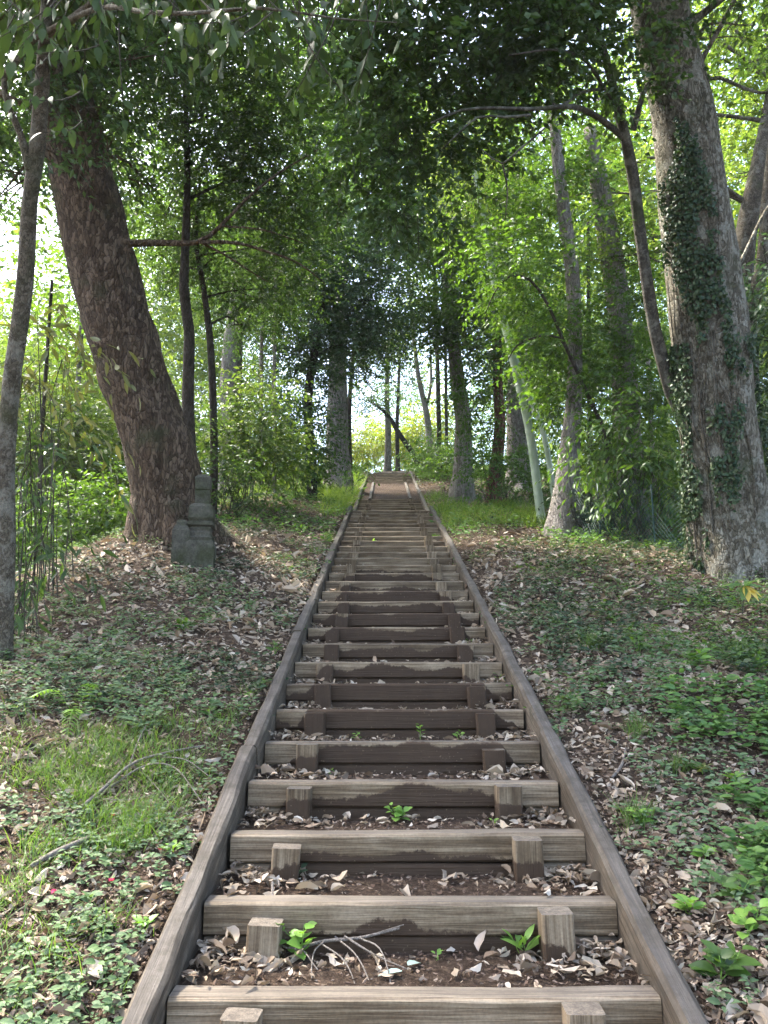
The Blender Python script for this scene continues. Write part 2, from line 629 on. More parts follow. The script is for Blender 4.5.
M['barkG'] = bark_mat('pale_grey_bark', (.13, .11, .095), (.29, .26, .235), (.36, .33, .30), 1.5, (.06, .07, .03), .25, .8, .3, .2)
M['barkRed'] = bark_mat('red_bark', (.07, .03, .02), (.17, .08, .055), (.22, .12, .09), 1.6, None, 0, .9, 0, .12)
M['bamboo'] = None
M['stone'] = stone_mat('mossy_stone', (.048, .044, .032), (.105, .098, .075), (.034, .040, .016))
M['twig'] = bark_mat('dry_twig', (.12, .10, .08), (.24, .205, .17), (.29, .255, .22), 4., None, 0, .5, 0, .5)
M['twigd'] = bark_mat('dark_twig', (.035, .03, .02), (.07, .06, .045), (.09, .08, .06), 3., None, 0, .3, 0, .5)


def bamboo_mat():
    m, nt, out = mat('bamboo_skin')
    tc = nd(nt, 'TexCoord')
    n = noise(nt, mapping(nt, tc.outputs['Object'], (1, 1, .2)), 12, 4, .6)
    c = ramp(nt, [(.3, (.20, .27, .17)), (.7, (.37, .43, .33))], n)
    finish(nt, out, c, .45, n, .1, .01, .4)
    return m


M['bamboo'] = bamboo_mat()
M['l_near'] = leaf_mat('broad_evergreen_leaf', [(.020, .038, .012), (.032, .056, .017), (.05, .078, .024)], .28, (1.5, 1.5, .7), .55, .15)
M['l_dark'] = leaf_mat('dark_evergreen_leaf', [(.024, .046, .017), (.040, .074, .024), (.062, .10, .032)], .40, (1.6, 1.7, .6), .45)
M['l_mid'] = leaf_mat('green_leaf', [(.035, .075, .018), (.055, .11, .024), (.085, .15, .032)], .42)
M['l_lime'] = leaf_mat('young_maple_leaf', [(.075, .125, .03), (.11, .17, .04), (.15, .20, .05)], .55, (1.6, 1.6, .7))
M['l_blue'] = leaf_mat('cool_green_leaf', [(.032, .06, .032), (.05, .085, .045), (.075, .115, .058)], .40, (1.5, 1.7, .8))
M['l_yel'] = leaf_mat('yellow_green_leaf', [(.10, .16, .03), (.16, .21, .04), (.22, .22, .05)], .5)
M['l_ivy'] = leaf_mat('ivy_leaf', [(.018, .036, .018), (.030, .056, .026), (.048, .078, .034), (.07, .085, .04)], .15, (1.4, 1.6, .6), .5, .2)
M['l_cov'] = leaf_mat('creeping_leaf', [(.055, .095, .045), (.095, .145, .07), (.15, .20, .11), (.075, .125, .045)], .3, (1.4, 1.6, .6), .6, .15)
M['l_weed'] = leaf_mat('bright_weed_leaf', [(.10, .20, .035), (.14, .26, .05), (.18, .30, .06)], .4, (1.4, 1.5, .5))
M['l_oliv'] = leaf_mat('olive_leaf', [(.09, .105, .035), (.13, .14, .05), (.17, .17, .07)], .4, (1.5, 1.5, .6))
M['grass'] = leaf_mat('grass_blade', [(.055, .11, .025), (.085, .15, .035), (.13, .19, .05)], .4, (1.4, 1.5, .5))
M['grass_far'] = leaf_mat('sun_tinted_grass_blade', [(.10, .17, .035), (.14, .22, .05), (.18, .25, .07)], .45, (1.4, 1.4, .5))  # lighter greens paint sunlight into the grass beside the upper steps
M['dead'] = leaf_mat('dead_leaf', [(.05, .035, .025), (.23, .175, .12), (.13, .09, .062), (.40, .335, .25), (.24, .175, .12), (.48, .42, .34), (.085, .058, .04), (.34, .28, .205), (.30, .225, .16)], .12, (1.2, 1.1, .8), .75, .1)
M['deadb'] = leaf_mat('brown_dead_leaf', [(.05, .032, .024), (.13, .088, .06), (.085, .055, .04), (.26, .20, .15), (.12, .08, .06)], .08, (1.2, 1.1, .8), .8, .1)
M['petal'] = leaf_mat('pink_petal', [(.55, .05, .12), (.65, .08, .15)], .3, (1.2, .9, .9))
M['net'] = leaf_mat('green_netting', [(.006, .030, .024), (.008, .036, .029)], .1, (1, 1, 1))

# ------------------------------------------------------------------ terrain
def axis(lo, hi, fine_lo, fine_hi, st, grow=1.12):
    a = list(np.arange(fine_lo, fine_hi, st))
    s = st
    x = fine_hi
    while x < hi:
        a.append(x)
        s *= grow
        x += s
    a.append(hi)
    s = st
    x = fine_lo - st
    b = []
    while x > lo:
        b.append(x)
        s *= grow
        x -= s
    b.append(lo)
    return np.array(b[::-1] + a)


xs = axis(-160, 160, -4.5, 4.5, .06)
xs = np.unique(np.concatenate([xs, [CX - HW - .05, CX + HW + .05, CX - HW - .12, CX + HW + .12]]))
ys = axis(-60, 260, .6, 14, .09, 1.03)
X, Y = np.meshgrid(xs, ys)
V = np.stack([X, Y, hgt(X, Y)], -1).reshape(-1, 3)
nx, ny = len(xs), len(ys)
i = (np.arange(ny - 1)[:, None] * nx + np.arange(nx - 1)[None]).ravel()
gr = mesh_obj('ground', V, [(np.stack([i, i + 1, i + nx + 1, i + nx], -1), 0)], M['soil'])
tag(gr, 'brown forest floor banks rising either side of the wooden steps', None, kind='structure')

# tread soil of both flights and the upper path
mb = MB()


def tread_strip(y0, y1, z0, z1, x0=CX - HW, x1=CX + HW, edge=.018, seed=0):
    u = np.linspace(0, 1, 25)
    v = np.linspace(0, 1, 8)
    U, W = np.meshgrid(u, v)
    xx = x0 + (x1 - x0) * U
    yy = y0 + (y1 - y0) * W
    zz = z0 + (z1 - z0) * W + (fbm(xx * 6, yy * 6, 3) * .022) + edge * np.clip((np.abs(U - .5) - .3) / .2, 0, 1) * W
    mb.add(np.stack([xx, yy, zz], -1).reshape(-1, 3), GRID(25, 8))


def GRID(nx, ny):
    i = (np.arange(ny - 1)[:, None] * nx + np.arange(nx - 1)[None]).ravel()
    return np.stack([i, i + 1, i + nx + 1, i + nx], -1)


BT = .095
for n in range(N0, N1 + 1):
    y, z = s_front(n)
    ye = y + RUN if n < N1 else Y2
    tread_strip(y + .05, ye + .02, z - .022, z - .022)
RA, RB = 8, 19          # the earth ramp of the upper flight lies between these steps
for n in range(1, N2 + 1):
    if RA <= n < RB:
        continue
    y, z = s2_front(n)
    tread_strip(y + .05, y + RUN + .02, z - .022, z - .022)
ya, za = s2_front(RA)
yb, zb = s2_front(RB)
tread_strip(ya + .05, yb + .01, za - .02, zb - .03)
pth = mb.build('path', M['tread'])
tag(pth, 'bare dark earth treads between the timber steps', None, kind='structure')
mb = MB()
t = np.linspace(0, 1, 40)
yy = YT + .1 + t * 7.4
cx = path_x(yy)
cx[:3] = CX
u = np.linspace(-1, 1, 9)
XX = cx[:, None] + u[None] * HW
YY = np.repeat(yy[:, None], 9, 1)
ZZ = slope(YY) + .012 + fbm(XX * 3, YY * 3, 8) * .03
mb.add(np.stack([XX, YY, ZZ], -1).reshape(-1, 3), GRID(9, 40))
up = mb.build('footpath', M['upath'])
tag(up, 'grey earth path bending left above the last step', None, kind='structure')


# ------------------------------------------------------------------ timber
def beam_mesh(L, w, h, seed, cham=.010, nseg=14, worn=.003, bow=.006):
    """beam along local X centred at the origin, w along Y, h along Z"""
    x = np.linspace(-L / 2, L / 2, nseg)
    cs = np.array([[-w / 2 + cham, -h / 2], [w / 2 - cham, -h / 2], [w / 2, -h / 2 + cham], [w / 2, h / 2 - cham], [w / 2 - cham, h / 2], [-w / 2 + cham, h / 2], [-w / 2, h / 2 - cham], [-w / 2, -h / 2 + cham]])
    V = np.zeros((nseg, 8, 3))
    V[:, :, 0] = x[:, None]
    V[:, :, 1:] = cs[None]
    V[:, :, 1] += (vn(x[:, None] * 5, cs[None, :, 0] * 30 + cs[None, :, 1] * 9, seed) - .5) * worn * 2
    V[:, :, 2] += (vn(x[:, None] * 5, cs[None, :, 1] * 30 + 7, seed + 9) - .5) * worn * 2 + (vn(x[:, None] * 1.3, 0 * x[:, None], seed + 5) - .5) * worn * 2
    V[:, :, 1] += ((vn(x * .9 + 3, 0 * x, seed + 2) - .5) * bow)[:, None]
    V = V.reshape(-1, 3)
    i = np.arange(nseg - 1)[:, None] * 8
    j = np.arange(8)[None]
    Q = np.stack([i + j, i + (j + 1) % 8, i + 8 + (j + 1) % 8, i + 8 + j], -1).reshape(-1, 4)
    e = (nseg - 1) * 8
    c0 = np.array([[3, 2, 1, 0], [5, 4, 3, 0], [7, 6, 5, 0]])
    c0 = np.array([[0, 7, 6, 5], [0, 5, 4, 3], [0, 3, 2, 1]])
    c1 = np.array([[0, 1, 2, 3], [0, 3, 4, 5], [0, 5, 6, 7]]) + e
    return V, np.vstack([Q, c0, c1])


WET = {0: -.12, 1: -.12, 2: -.085, 3: -.072, 4: -.045, 5: -.018, 6: .02, 7: .05, 8: -.035, 9: -.03, 10: -.005, 11: .03, 12: -.03, 13: -.01, 14: -.06, 15: -.02, 16: -.06}


def flight(root, nlist, front, seedo, wet, rows=True):
    for n in nlist:
        y, z = front(n)
        m = MB()
        sd = seedo + n * 13
        jy = R.normal() * .006
        a, qa = beam_mesh(2 * HW - .012, BT, .108, sd)
        a = a + [0, BT / 2, -.054]
        b, qb = beam_mesh(2 * HW - .016, BT - .008, .13, sd + 1)
        b = b + [0, BT / 2 + .003, -.108 - .067]
        m.add(a, qa)
        m.add(b, qb)
        o = np.array([CX + R.normal() * .003, y + jy, z])
        st = m.build('step', M['step'], smooth=False)
        st.parent = root
        st.location = o - np.array(root['_o'])
        st.rotation_euler = (0, R.normal() * .004, R.normal() * .004)
        w = wet(n)
        st['wet'] = float(w)
        for s in (-1, 1):
            pw, ph = .108 + R.normal() * .004, .28
            V, Q = beam_mesh(ph, .088, pw, sd + 5 + s, .007, 6, .003)
            # local X is the post's length: stand it up
            post = mesh_obj('post', V + [-ph / 2, 0, 0], [(Q, 0)], M['step'], smooth=False)
            post.parent = st
            post.rotation_euler = (R.normal() * .035, -math.pi / 2 + R.normal() * .02, 0)
            post.location = (s * .475 + R.normal() * .012, -.048 - R.random() * .006, -.004 - abs(R.normal()) * .018)
            post['wet'] = float(w + R.normal() * .03 + .008)


def side_beams(root, front, n0, n1, seedo, ext0=.2, ext1=.25, lift=.055):
    for s in (-1, 1):
        y0, z0 = front(n0)
        y1, z1 = front(n1)
        k = RISE / RUN
        ys_, zs_ = y0 - ext0, z0 - ext0 * k
        ye_, ze_ = y1 + ext1, z1 + ext1 * k
        L = math.hypot(ye_ - ys_, ze_ - zs_)
        cnt = max(1, int(round(L / 2.05)))
        cuts = np.linspace(0, 1, cnt + 1)
        cuts[1:-1] += R.normal(size=cnt - 1) * .006 + s * .012
        for a, b in zip(cuts[:-1], cuts[1:]):
            ln = (b - a) * L - .002
            m_ = (a + b) / 2
            V, Q = beam_mesh(ln, .076, .24, seedo + int(a * 100) + s, .014, 24, .006, .009)
            ob = mesh_obj('side_beam', V + [0, 0, -.12], [(Q, 0)], M['rail'], smooth=False)
            ob.parent = root
            x = CX + s * (HW + .041) + R.normal() * .004
            ob.location = np.array([x, ys_ + (ye_ - ys_) * m_, zs_ + (ze_ - zs_) * m_ + lift + R.normal() * .002]) - np.array(root['_o'])
            ob.rotation_euler = Matrix(((0, -1, 0), (math.cos(math.atan(k)), 0, -math.sin(math.atan(k))), (math.sin(math.atan(k)), 0, math.cos(math.atan(k))))).to_euler()
            ob.rotation_euler.z += R.normal() * .002


low = thing('wooden_staircase', 'long lower flight of weathered timber steps with square posts, damp dark stains and side beams', 'staircase', (CX, s_front(N0)[0], s_front(N0)[1]), 'flights of timber steps up the hill')
flight(low, range(N0, N1 + 1), s_front, 100, lambda n: WET.get(n, -.09 - .04 * R.random()) - .0)
side_beams(low, s_front, N0, N1, 900, .62)
upr = thing('wooden_staircase', 'short upper timber steps with an earth ramp, beyond the lower flight', 'staircase', (CX, Y2, Z2), 'flights of timber steps up the hill')
flight(upr, [n for n in range(1, N2 + 1) if not RA < n < RB], s2_front, 2000, lambda n: -.1)
side_beams(upr, s2_front, 1, N2, 2900, .1, .3)
for s in (-1, 1):       # the ramp keeps its side boards
    L = math.hypot(yb - ya, zb - za)
    V, Q = beam_mesh(L, .07, .14, 77 + s)
    ob = mesh_obj('ramp_board', V, [(Q, 0)], M['rail'], smooth=False)
    ob.parent = upr
    ob.location = np.array([CX + s * .47, (ya + yb) / 2, (za + zb) / 2 - .052]) - np.array(upr['_o'])
    k = math.atan(RISE / RUN)
    ob.rotation_euler = Matrix(((0, -1, 0), (math.cos(k), 0, -math.sin(k)), (math.sin(k), 0, math.cos(k)))).to_euler()


def edging(y0, y1, side, label):
    p = [np.array([float(path_x(y)) + side * (HW + .05), y, float(slope(y)) + .05]) for y in (y0, y1)]
    d = p[1] - p[0]
    L = np.linalg.norm(d)
    V, Q = beam_mesh(L, .09, .22, int(y0 * 10))
    ob = mesh_obj('path_edging', V + [0, 0, -.11], [(Q, 0)], M['rail'], smooth=False)
    ob.location = (p[0] + p[1]) / 2
    ob.rotation_euler = Vector(d).to_track_quat('X', 'Z').to_euler()
    tag(ob, label, 'edging board', 'timber edging of the upper path')


edging(YT + .5, YT + 2.6, -1, 'grey edging board along the left of the upper path, above the left stair beam')
edging(YT + .8, YT + 3.2, 1, 'lower of two grey edging boards on the right of the upper path')
edging(YT + 3.6, YT + 6.8, 1, 'higher of two grey edging boards on the right of the upper path')


# ------------------------------------------------------------------ trees
def tree(name, label, path, bark, leafm=None, clusters=(), ll=.07, limbs=(), flare=.5, flen=.35, lump=.07, group=None, sides=14, step=.18, cat='tree', asp=.5, dens=2.2, k=9, droop=.25, auto=True, jit=.55, seed=None, lobes=5, tm=LO, broken=False, wob=0.):
    seed = int(R.integers(1, 900)) if seed is None else seed
    pts = np.array([P(a, b, Z) for a, b, Z, w in path])
    rad = np.array([w * Z / F / 2 for a, b, Z, w in path])
    gz = float(hgt(pts[0, 0], pts[0, 1]))
    if pts[0, 2] > gz - .05:
        base = pts[0].copy()
        base[2] = gz - .15
        base[:2] += (pts[0, :2] - pts[1, :2]) * .1
        if pts[0, 2] - gz > .15:
            pts = np.vstack([base, pts])
            rad = np.concatenate([[rad[0] * 1.1], rad])
        else:
            pts[0] = base
    root = thing(name, label, cat, (pts[0, 0], pts[0, 1], gz), group)
    mb = MB()
    V, Q, info = tube(pts, rad, sides, step, lump, flare, flen, lobes, seed, wob)
    mb.add(V, Q)
    tp, tr = info[0], info[1]
    for lm in limbs:
        lp = np.array([P(a, b, Z) for a, b, Z, w in lm])
        lr = np.array([w * Z / F / 2 for a, b, Z, w in lm])
        V, Q, _ = tube(lp, lr, 7, .12, .08, seed=seed + 3, wob=.06)
        mb.add(V, Q)
    lf = MB()
    for c in clusters:
        px, py, a, b, Z = c[:5]
        dn = c[5] if len(c) > 5 else dens
        cc, rr = pcl(px, py, a, b, Z)
        cluster(lf, cc, rr, ll, dn, k, asp, tm, droop, jit)
        if auto:
            low_ = tp[:, 2] < cc[2] + .2
            cand = np.where(low_)[0]
            if len(cand) == 0:
                cand = np.arange(len(tp))
            d = np.linalg.norm(tp[cand] - cc, axis=1)
            j = cand[int(np.argmin(d + .6 * np.maximum(0, tp[cand, 2] - cc[2] + np.linalg.norm(rr) * .3)))]
            st = tp[j]
            D = np.linalg.norm(cc - st)
            if D > .3:
                r0 = min(tr[j] * .5, .012 + .014 * D)
                mid = st + (cc - st) * .5 + UPV * .10 * D + R.normal(size=3) * .06 * D
                V, Q, _ = tube([st, mid, cc, cc + (cc - mid) * .5], [r0, r0 * .65, r0 * .35, .004], 6, .25, .05, seed=seed, wob=.1)
                mb.add(V, Q)
                for q in range(4):
                    e = cc + rdir(1)[0] * np.array(rr) * .8
                    s0 = st + (cc - st) * R.uniform(.55, .95)
                    V, Q, _ = tube([s0, (s0 + e) / 2 + UPV * .05, e], [r0 * .4, r0 * .25, .003], 5, .3, 0, wob=.08, seed=seed + q)
                    mb.add(V, Q)
    mb.build('trunk', bark, root)
    if lf.n:
        lf.build('crown', [leafm, M['twigd']], root, smooth=False)
    return root, info



# ---- big leaning tree on the left bank
bigL, infoL = tree('broadleaf_tree', 'massive dark trunk leaning left out of the mossy mound behind the stone monument', [
    (173, 552, 8.2, 78), (171, 500, 8.2, 73), (158, 445, 8.2, 70), (142, 400, 8.2, 68.5), (113, 300, 8.15, 66), (88, 200, 8.1, 62), (74, 140, 8.0, 55), (57, 60, 7.9, 48), (35, -60, 7.8, 41), (20, -240, 7.6, 31), (15, -420, 7.4, 17)],
    M['barkL'], M['l_dark'],
    [(20, 40, 85, 45, 8.6, 2.2), (110, 120, 60, 45, 9.0, 1.6), (45, 130, 60, 45, 8.9, 1.6), (10, 185, 40, 45, 8.9, 1.3), (120, 30, 70, 40, 8.8, 2.2), (210, -30, 80, 50, 8.4, 2.6), (150, 185, 30, 26, 9.4, .9), (95, 75, 50, 40, 9.2, 1.6), (60, 60, 44, 30, 7.35, 2.0), (95, 110, 34, 24, 7.3, 1.3), (30, 100, 34, 26, 7.5, 1.6), (110, 150, 26, 20, 7.4, .8), (75, 20, 70, 30, 7.3, 2.4), (140, 60, 40, 30, 7.5, 1.6), (45, 150, 20, 20, 7.4, .8),
     (60, -110, 170, 70, 8.2, 2.6), (240, -150, 120, 70, 7.8, 2.4), (-80, -60, 120, 90, 8.2, 2.2), (-90, 120, 70, 80, 8.5, 1.8), (120, -300, 220, 110, 7.8, 2.6), (320, -260, 120, 90, 7.4, 2.2)],
    .085, limbs=[
        [(118, 243, 8.05, 8), (165, 243, 7.9, 6.5), (200, 242, 7.8, 5), (222, 226, 7.8, 4), (250, 195, 7.9, 3), (285, 168, 8.1, 2), (318, 148, 8.2, 1)],
        [(200, 242, 7.8, 4.2), (235, 243, 7.7, 3.4), (270, 252, 7.7, 2.8), (300, 263, 7.7, 2), (326, 284, 7.8, 1.2)],
        [(200, 242, 7.8, 3), (225, 255, 7.9, 2.2), (248, 270, 8., 1.6), (270, 282, 8.1, 1)],
        [(222, 226, 7.8, 2.5), (262, 230, 7.7, 1.8), (305, 243, 7.8, 1)],
        [(58, 60, 7.9, 22), (120, 0, 8.2, 15), (190, -60, 8.2, 10), (240, -150, 7.8, 6)],
        [(35, -60, 7.8, 20), (-40, -100, 8.2, 12), (-110, -120, 8.3, 6)]],
    flare=.32, flen=.32, lump=.13, sides=48, step=.06, lobes=5, seed=5, asp=.48)
# buttress roots on the mound
mbr = MB()
for pts in ([(180, 490, 8.2, 30), (200, 522, 8.15, 32), (226, 545, 8.1, 26), (256, 560, 8.1, 18), (292, 580, 8.05, 8)],
            [(150, 500, 8.1, 40), (138, 545, 8.0, 36), (118, 568, 7.9, 22), (95, 582, 7.85, 8)],
            [(175, 510, 7.95, 40), (180, 548, 7.75, 34), (185, 575, 7.6, 14)]):
    p = np.array([P(a, b, Z) for a, b, Z, w in pts])
    r = np.array([w * Z / F / 2 for a, b, Z, w in pts])
    p[-1, 2] = float(hgt(p[-1, 0], p[-1, 1])) - .08
    V, Q, _ = tube(p, r, 18, .07, .16, seed=9)
    mbr.add(V, Q)
mbr.build('root', M['barkL'], bigL)

# ---- slim tree at the left edge with the hanging broad leaves
slim_tw = [[(10, 78, 4.6, 5), (55, 40, 4.2, 5), (95, 6, 3.9, 5), (140, 10, 3.5, 5), (190, 14, 3.3, 4), (260, 8, 3.2, 3), (330, 16, 3.2, 2), (395, 20, 3.2, 1)]]
slimL, _ = tree('broadleaf_tree', 'slim forked tree at the left edge with broad leaves hanging across the top', [
    (1, 665, 5.0, 22), (6, 560, 5.0, 17), (6, 460, 5., 17), (12, 380, 4.95, 17), (24, 290, 4.9, 16.5), (30, 200, 4.8, 15), (37, 150, 4.75, 15), (44, 60, 4.6, 13), (48, -20, 4.5, 11), (60, -160, 4.3, 7)],
    M['barkS'], None, (), limbs=[
        [(30, 170, 4.75, 10), (20, 135, 4.7, 7), (6, 105, 4.65, 6), (0, 75, 4.6, 6), (16, 58, 4.55, 6), (35, 35, 4.5, 6)] + slim_tw[0][2:],
        [(44, 40, 4.55, 9), (85, 5, 4.1, 7), (120, -30, 3.8, 5), (220, -60, 3.5, 4), (330, -40, 3.3, 3)],
        [(0, 75, 4.6, 5), (-30, 40, 4.5, 4), (-60, 0, 4.4, 3)]],
    flare=.25, flen=.25, lump=.10, sides=20, step=.08, seed=21)
# bump on the slim trunk
lf = MB()
tw = MB()
hang = []
for q in range(70):
    px = R.choice([R.uniform(-60, 410), R.uniform(60, 400), R.uniform(0, 130)])
    py = R.uniform(-70, 22) - .02 * abs(px - 200)
    hang.append((px, py, R.uniform(2.7, 3.9)))
hang += [(70, 130, 3.7), (62, 100, 3.6), (85, 50, 3.5), (45, 60, 3.9), (120, 60, 3.6), (325, 40, 3.0), (318, 60, 3.1), (250, 30, 3.1), (375, 25, 3.0), (300, 20, 3.2), (20, 110, 4.), (52, 105, 3.6), (0, 40, 4.)]
for px, py, Z in hang:
    c = P(px, py, Z)
    d = unit(np.array([R.normal() * .6, R.normal() * .6 - .1, -.45]))
    L = R.uniform(.12, .26)
    k = int(R.integers(4, 8))
    t = np.linspace(.25, 1, k)[:, None]
    pts = c + d * t * L - UPV * .08 * t * t
    side = unit(np.cross(d, UPV))
    ld = unit(d * .4 + side * np.where(np.arange(k) % 2, 1, -1)[:, None] * .55 + R.normal(size=(k, 3)) * .35 - UPV * 1.05)
    nm = unit(UPV * .7 + R.normal(size=(k, 3)) * .6 - np.array([0, .35, 0]))
    ln = R.uniform(.05, .10, k)
    V, Q = leaves(pts, ld, nm, ln, ln * R.uniform(.36, .48, k), HI)
    lf.add(V, Q, 0)
    V, Q, _ = tube([c - d * .1 + UPV * .08, c, pts[-1]], [.0035, .003, .0015], 5, .05)
    lf.add(V, Q, 1)
for c in [(-60, -60, 120, 60, 4.4, 1.6), (120, -120, 160, 70, 3.9, 1.6), (330, -110, 130, 55, 3.5, 1.3)]:
    cc, rr = pcl(*c[:5])
    cluster(lf, cc, rr, .10, c[5], 8, .42, HI, .5, .6)
lf.build('crown', [M['l_near'], M['twigd']], slimL)

# ---- big ivy tree on the right
bigR, infoR = tree('broadleaf_tree', 'massive grey trunk wrapped in dark ivy at the right edge of the steps', [
    (736, 578, 7.5, 84), (729, 510, 7.5, 76), (716, 400, 7.5, 71), (706, 300, 7.45, 73), (693, 200, 7.4, 66), (682, 110, 7.35, 58), (667, 50, 7.3, 54), (656, -10, 7.2, 56), (640, -120, 7.1, 46), (625, -280, 6.9, 32), (620, -460, 6.8, 16)],
    M['barkR'], M['l_dark'],
    [(560, -150, 130, 80, 6.6, 2.5), (760, -120, 130, 80, 7., 2.4), (640, -330, 200, 120, 6.6, 2.5), (460, -250, 120, 80, 6.2, 2.2), (880, -20, 90, 90, 7.4, 1.8), (740, 25, 40, 30, 7.2, 1.0)],
    .08, limbs=[
        [(690, 85, 7.3, 6), (705, 55, 7.2, 5), (730, 10, 7.1, 4.5), (745, -20, 7.0, 4)],
        [(694, 84, 7.3, 4), (720, 77, 7.2, 3.5), (760, 92, 7.1, 3), (800, 90, 7.0, 2)],
        [(660, -20, 7.2, 24), (600, -90, 6.9, 14), (540, -160, 6.5, 8)],
        [(720, 305, 7.5, 5), (740, 265, 7.7, 4), (770, 205, 8., 3.5), (810, 170, 8.2, 2)]],
    flare=.34, flen=.45, lump=.06, sides=44, step=.07, lobes=5, seed=8, asp=.5)


def ivy_on(info, root, s0, s1, dens, a0, a1, ll, seed, cut, matl=None):
    p, r, a, b = info
    k = np.where((p[:, 2] > s0) & (p[:, 2] < s1))[0]
    n = int(dens)
    j = R.choice(k, n)
    an = R.uniform(a0, a1, n)
    dirv = np.cos(an)[:, None] * a[j] + np.sin(an)[:, None] * b[j]
    zz = p[j, 2]
    m = 1.5 * fbm(an * 3.2 + seed, zz * 2.2, seed, 4) + cut(zz, an)
    ok = m > 0
    j, dirv, zz = j[ok], dirv[ok], zz[ok]
    n = len(j)
    q = p[j] + dirv * (r[j] * 1.05 + np.abs(R.normal(size=n)) * .024)[:, None] + UPV * R.uniform(-.05, .05, n)[:, None]
    ld = unit(-UPV * .8 + R.normal(size=(n, 3)) * .55)
    nm = unit(dirv + R.normal(size=(n, 3)) * .45 + UPV * .25)
    ln = ll * R.uniform(.55, 1.2, n)
    V, Q = leaves(q, ld, nm, ln, ln * .72, HI)
    m_ = MB()
    m_.add(V, Q)
    return m_.build('ivy', [matl or M['l_ivy']], root)


# which angle faces the camera: ring axis a,b -> find by dot with -FW
def face_angle(info):
    p, r, a, b = info
    m = len(p) // 3
    f = unit((CAM - p[m]) * [1, 1, 0])
    return math.atan2(f @ b[m], f @ a[m])


fa = face_angle(infoR)
sg = 1.0
tst = math.cos(fa + .5) * infoR[2][20] + math.sin(fa + .5) * infoR[3][20]
sg = 1. if tst[0] < 0 else -1.         # +sg turns towards -x (left)
ztop = float(P(690, 115, 7.4)[2])
zmid = float(P(705, 340, 7.4)[2])
zlow = float(P(730, 575, 7.4)[2])
ivy_on(infoR, bigR, zlow, ztop, 26000, fa - 1.7, fa + 1.7, .038, 3,
       lambda z, an: np.where(z > zmid, .30 - .75 * np.abs(sg * (an - fa) - .15) ** 1.5, np.where(sg * (an - fa) > .55, .06, np.where(sg * (an - fa) > -.2, -.13, -.3)) + .3 * np.clip((z - zmid + 1.) / 1., 0, 1)) - .9 * np.clip((z - ztop + .7) / .7, 0, 1) + .0 * z)

# clinging stems of the ivy
vb = MB()
pp, rr_, aa, bb = infoR
kk = np.where((pp[:, 2] > zlow) & (pp[:, 2] < ztop))[0]
for q in range(14):
    an = fa + sg * R.uniform(-.5, 1.1)
    k0 = int(R.integers(0, len(kk) // 3))
    k1 = int(R.integers(len(kk) // 2, len(kk)))
    ks = kk[k0:k1:4]
    an = an + (vn(np.arange(len(ks)) * .35, 0 * ks, q) - .5) * .7
    pt = pp[ks] + (np.cos(an)[:, None] * aa[ks] + np.sin(an)[:, None] * bb[ks]) * (rr_[ks] * 1.06)[:, None]
    V, Q, _ = tube(pt, np.linspace(.011, .004, len(pt)), 6, .06, .1)
    vb.add(V, Q)
vb.build('vine', M['barkS'], bigR)

# ---- the slender dark tree in front of the ivy tree, whose boughs darken the upper middle
DK = [(590, 60, 60, 45, 7.0, 1.95), (535, 55, 70, 50, 6.8, 2.21), (470, 45, 70, 50, 6.6, 2.47), (420, 110, 60, 60, 6.5, 2.30), (380, 60, 50, 55, 6.3, 2.03), (395, 180, 42, 40, 6.5, 1.95), (365, 130, 36, 50, 6.4, 1.77), (432, 225, 22, 24, 6.6, 1.42),
      (480, 125, 50, 35, 6.8, 1.23), (540, 20, 80, 35, 6.6, 1.95), (350, 215, 25, 30, 6.6, 0.88), (420, 10, 80, 35, 6.2, 2.30), (460, 175, 45, 32, 7., 0.79), (505, 85, 50, 26, 6.8, 1.59), (560, -60, 90, 50, 6.6, 1.95), (430, -80, 100, 60, 6.2, 2.12), (330, 20, 40, 40, 6.0, 0.98), (640, 20, 40, 30, 7.0, 1.07), (600, 215, 22, 30, 7.3, 0.44)]
tree('broadleaf_tree', 'slender dark forked trunk leaning left beside the ivy wrapped tree', [
    (688, 440, 7.75, 13.6), (672, 392, 7.65, 14.4), (655, 330, 7.55, 12.0), (641, 240, 7.4, 11.2), (632, 170, 7.3, 11.2), (621, 120, 7.2, 9.6), (610, 75, 7.1, 8.0), (596, 20, 7.0, 6.4), (580, -60, 6.8, 4.0)],
    M['barkM'], M['l_dark'], DK, .078, limbs=[
        [(626, 140, 7.25, 7), (604, 122, 7.07, 6), (582, 110, 6.75, 5.5), (562, 106, 6.46, 5), (530, 109, 6.25, 4), (495, 108, 6.15, 3.2), (462, 110, 6.05, 2.5), (430, 122, 5.95, 1.5)],
        [(562, 106, 6.46, 3.5), (580, 95, 6.68, 3), (600, 89, 6.92, 3)],
        [(530, 115, 6.25, 3), (505, 118, 6.15, 2.6), (478, 119, 6.05, 2.2), (455, 135, 6.05, 1.4), (440, 148, 6.05, .8)],
        [(633, 130, 7.25, 7), (640, 105, 7.20, 6), (650, 82, 7.20, 5.5), (668, 60, 7.30, 4)],
        [(620, 115, 7.20, 4), (590, 68, 6.70, 3), (560, 50, 6.24, 2.5), (510, 55, 6.05, 1.5)],
        [(545, 128, 6.25, 2), (520, 150, 6.25, 2.2), (503, 165, 6.35, 2), (480, 150, 6.35, 1.2)],
        [(503, 165, 6.35, 2.2), (508, 195, 6.45, 1.6), (506, 220, 6.55, 1)]],
    flare=.15, lump=.06, sides=14, seed=31, asp=.55, auto=False, dens=1.6)

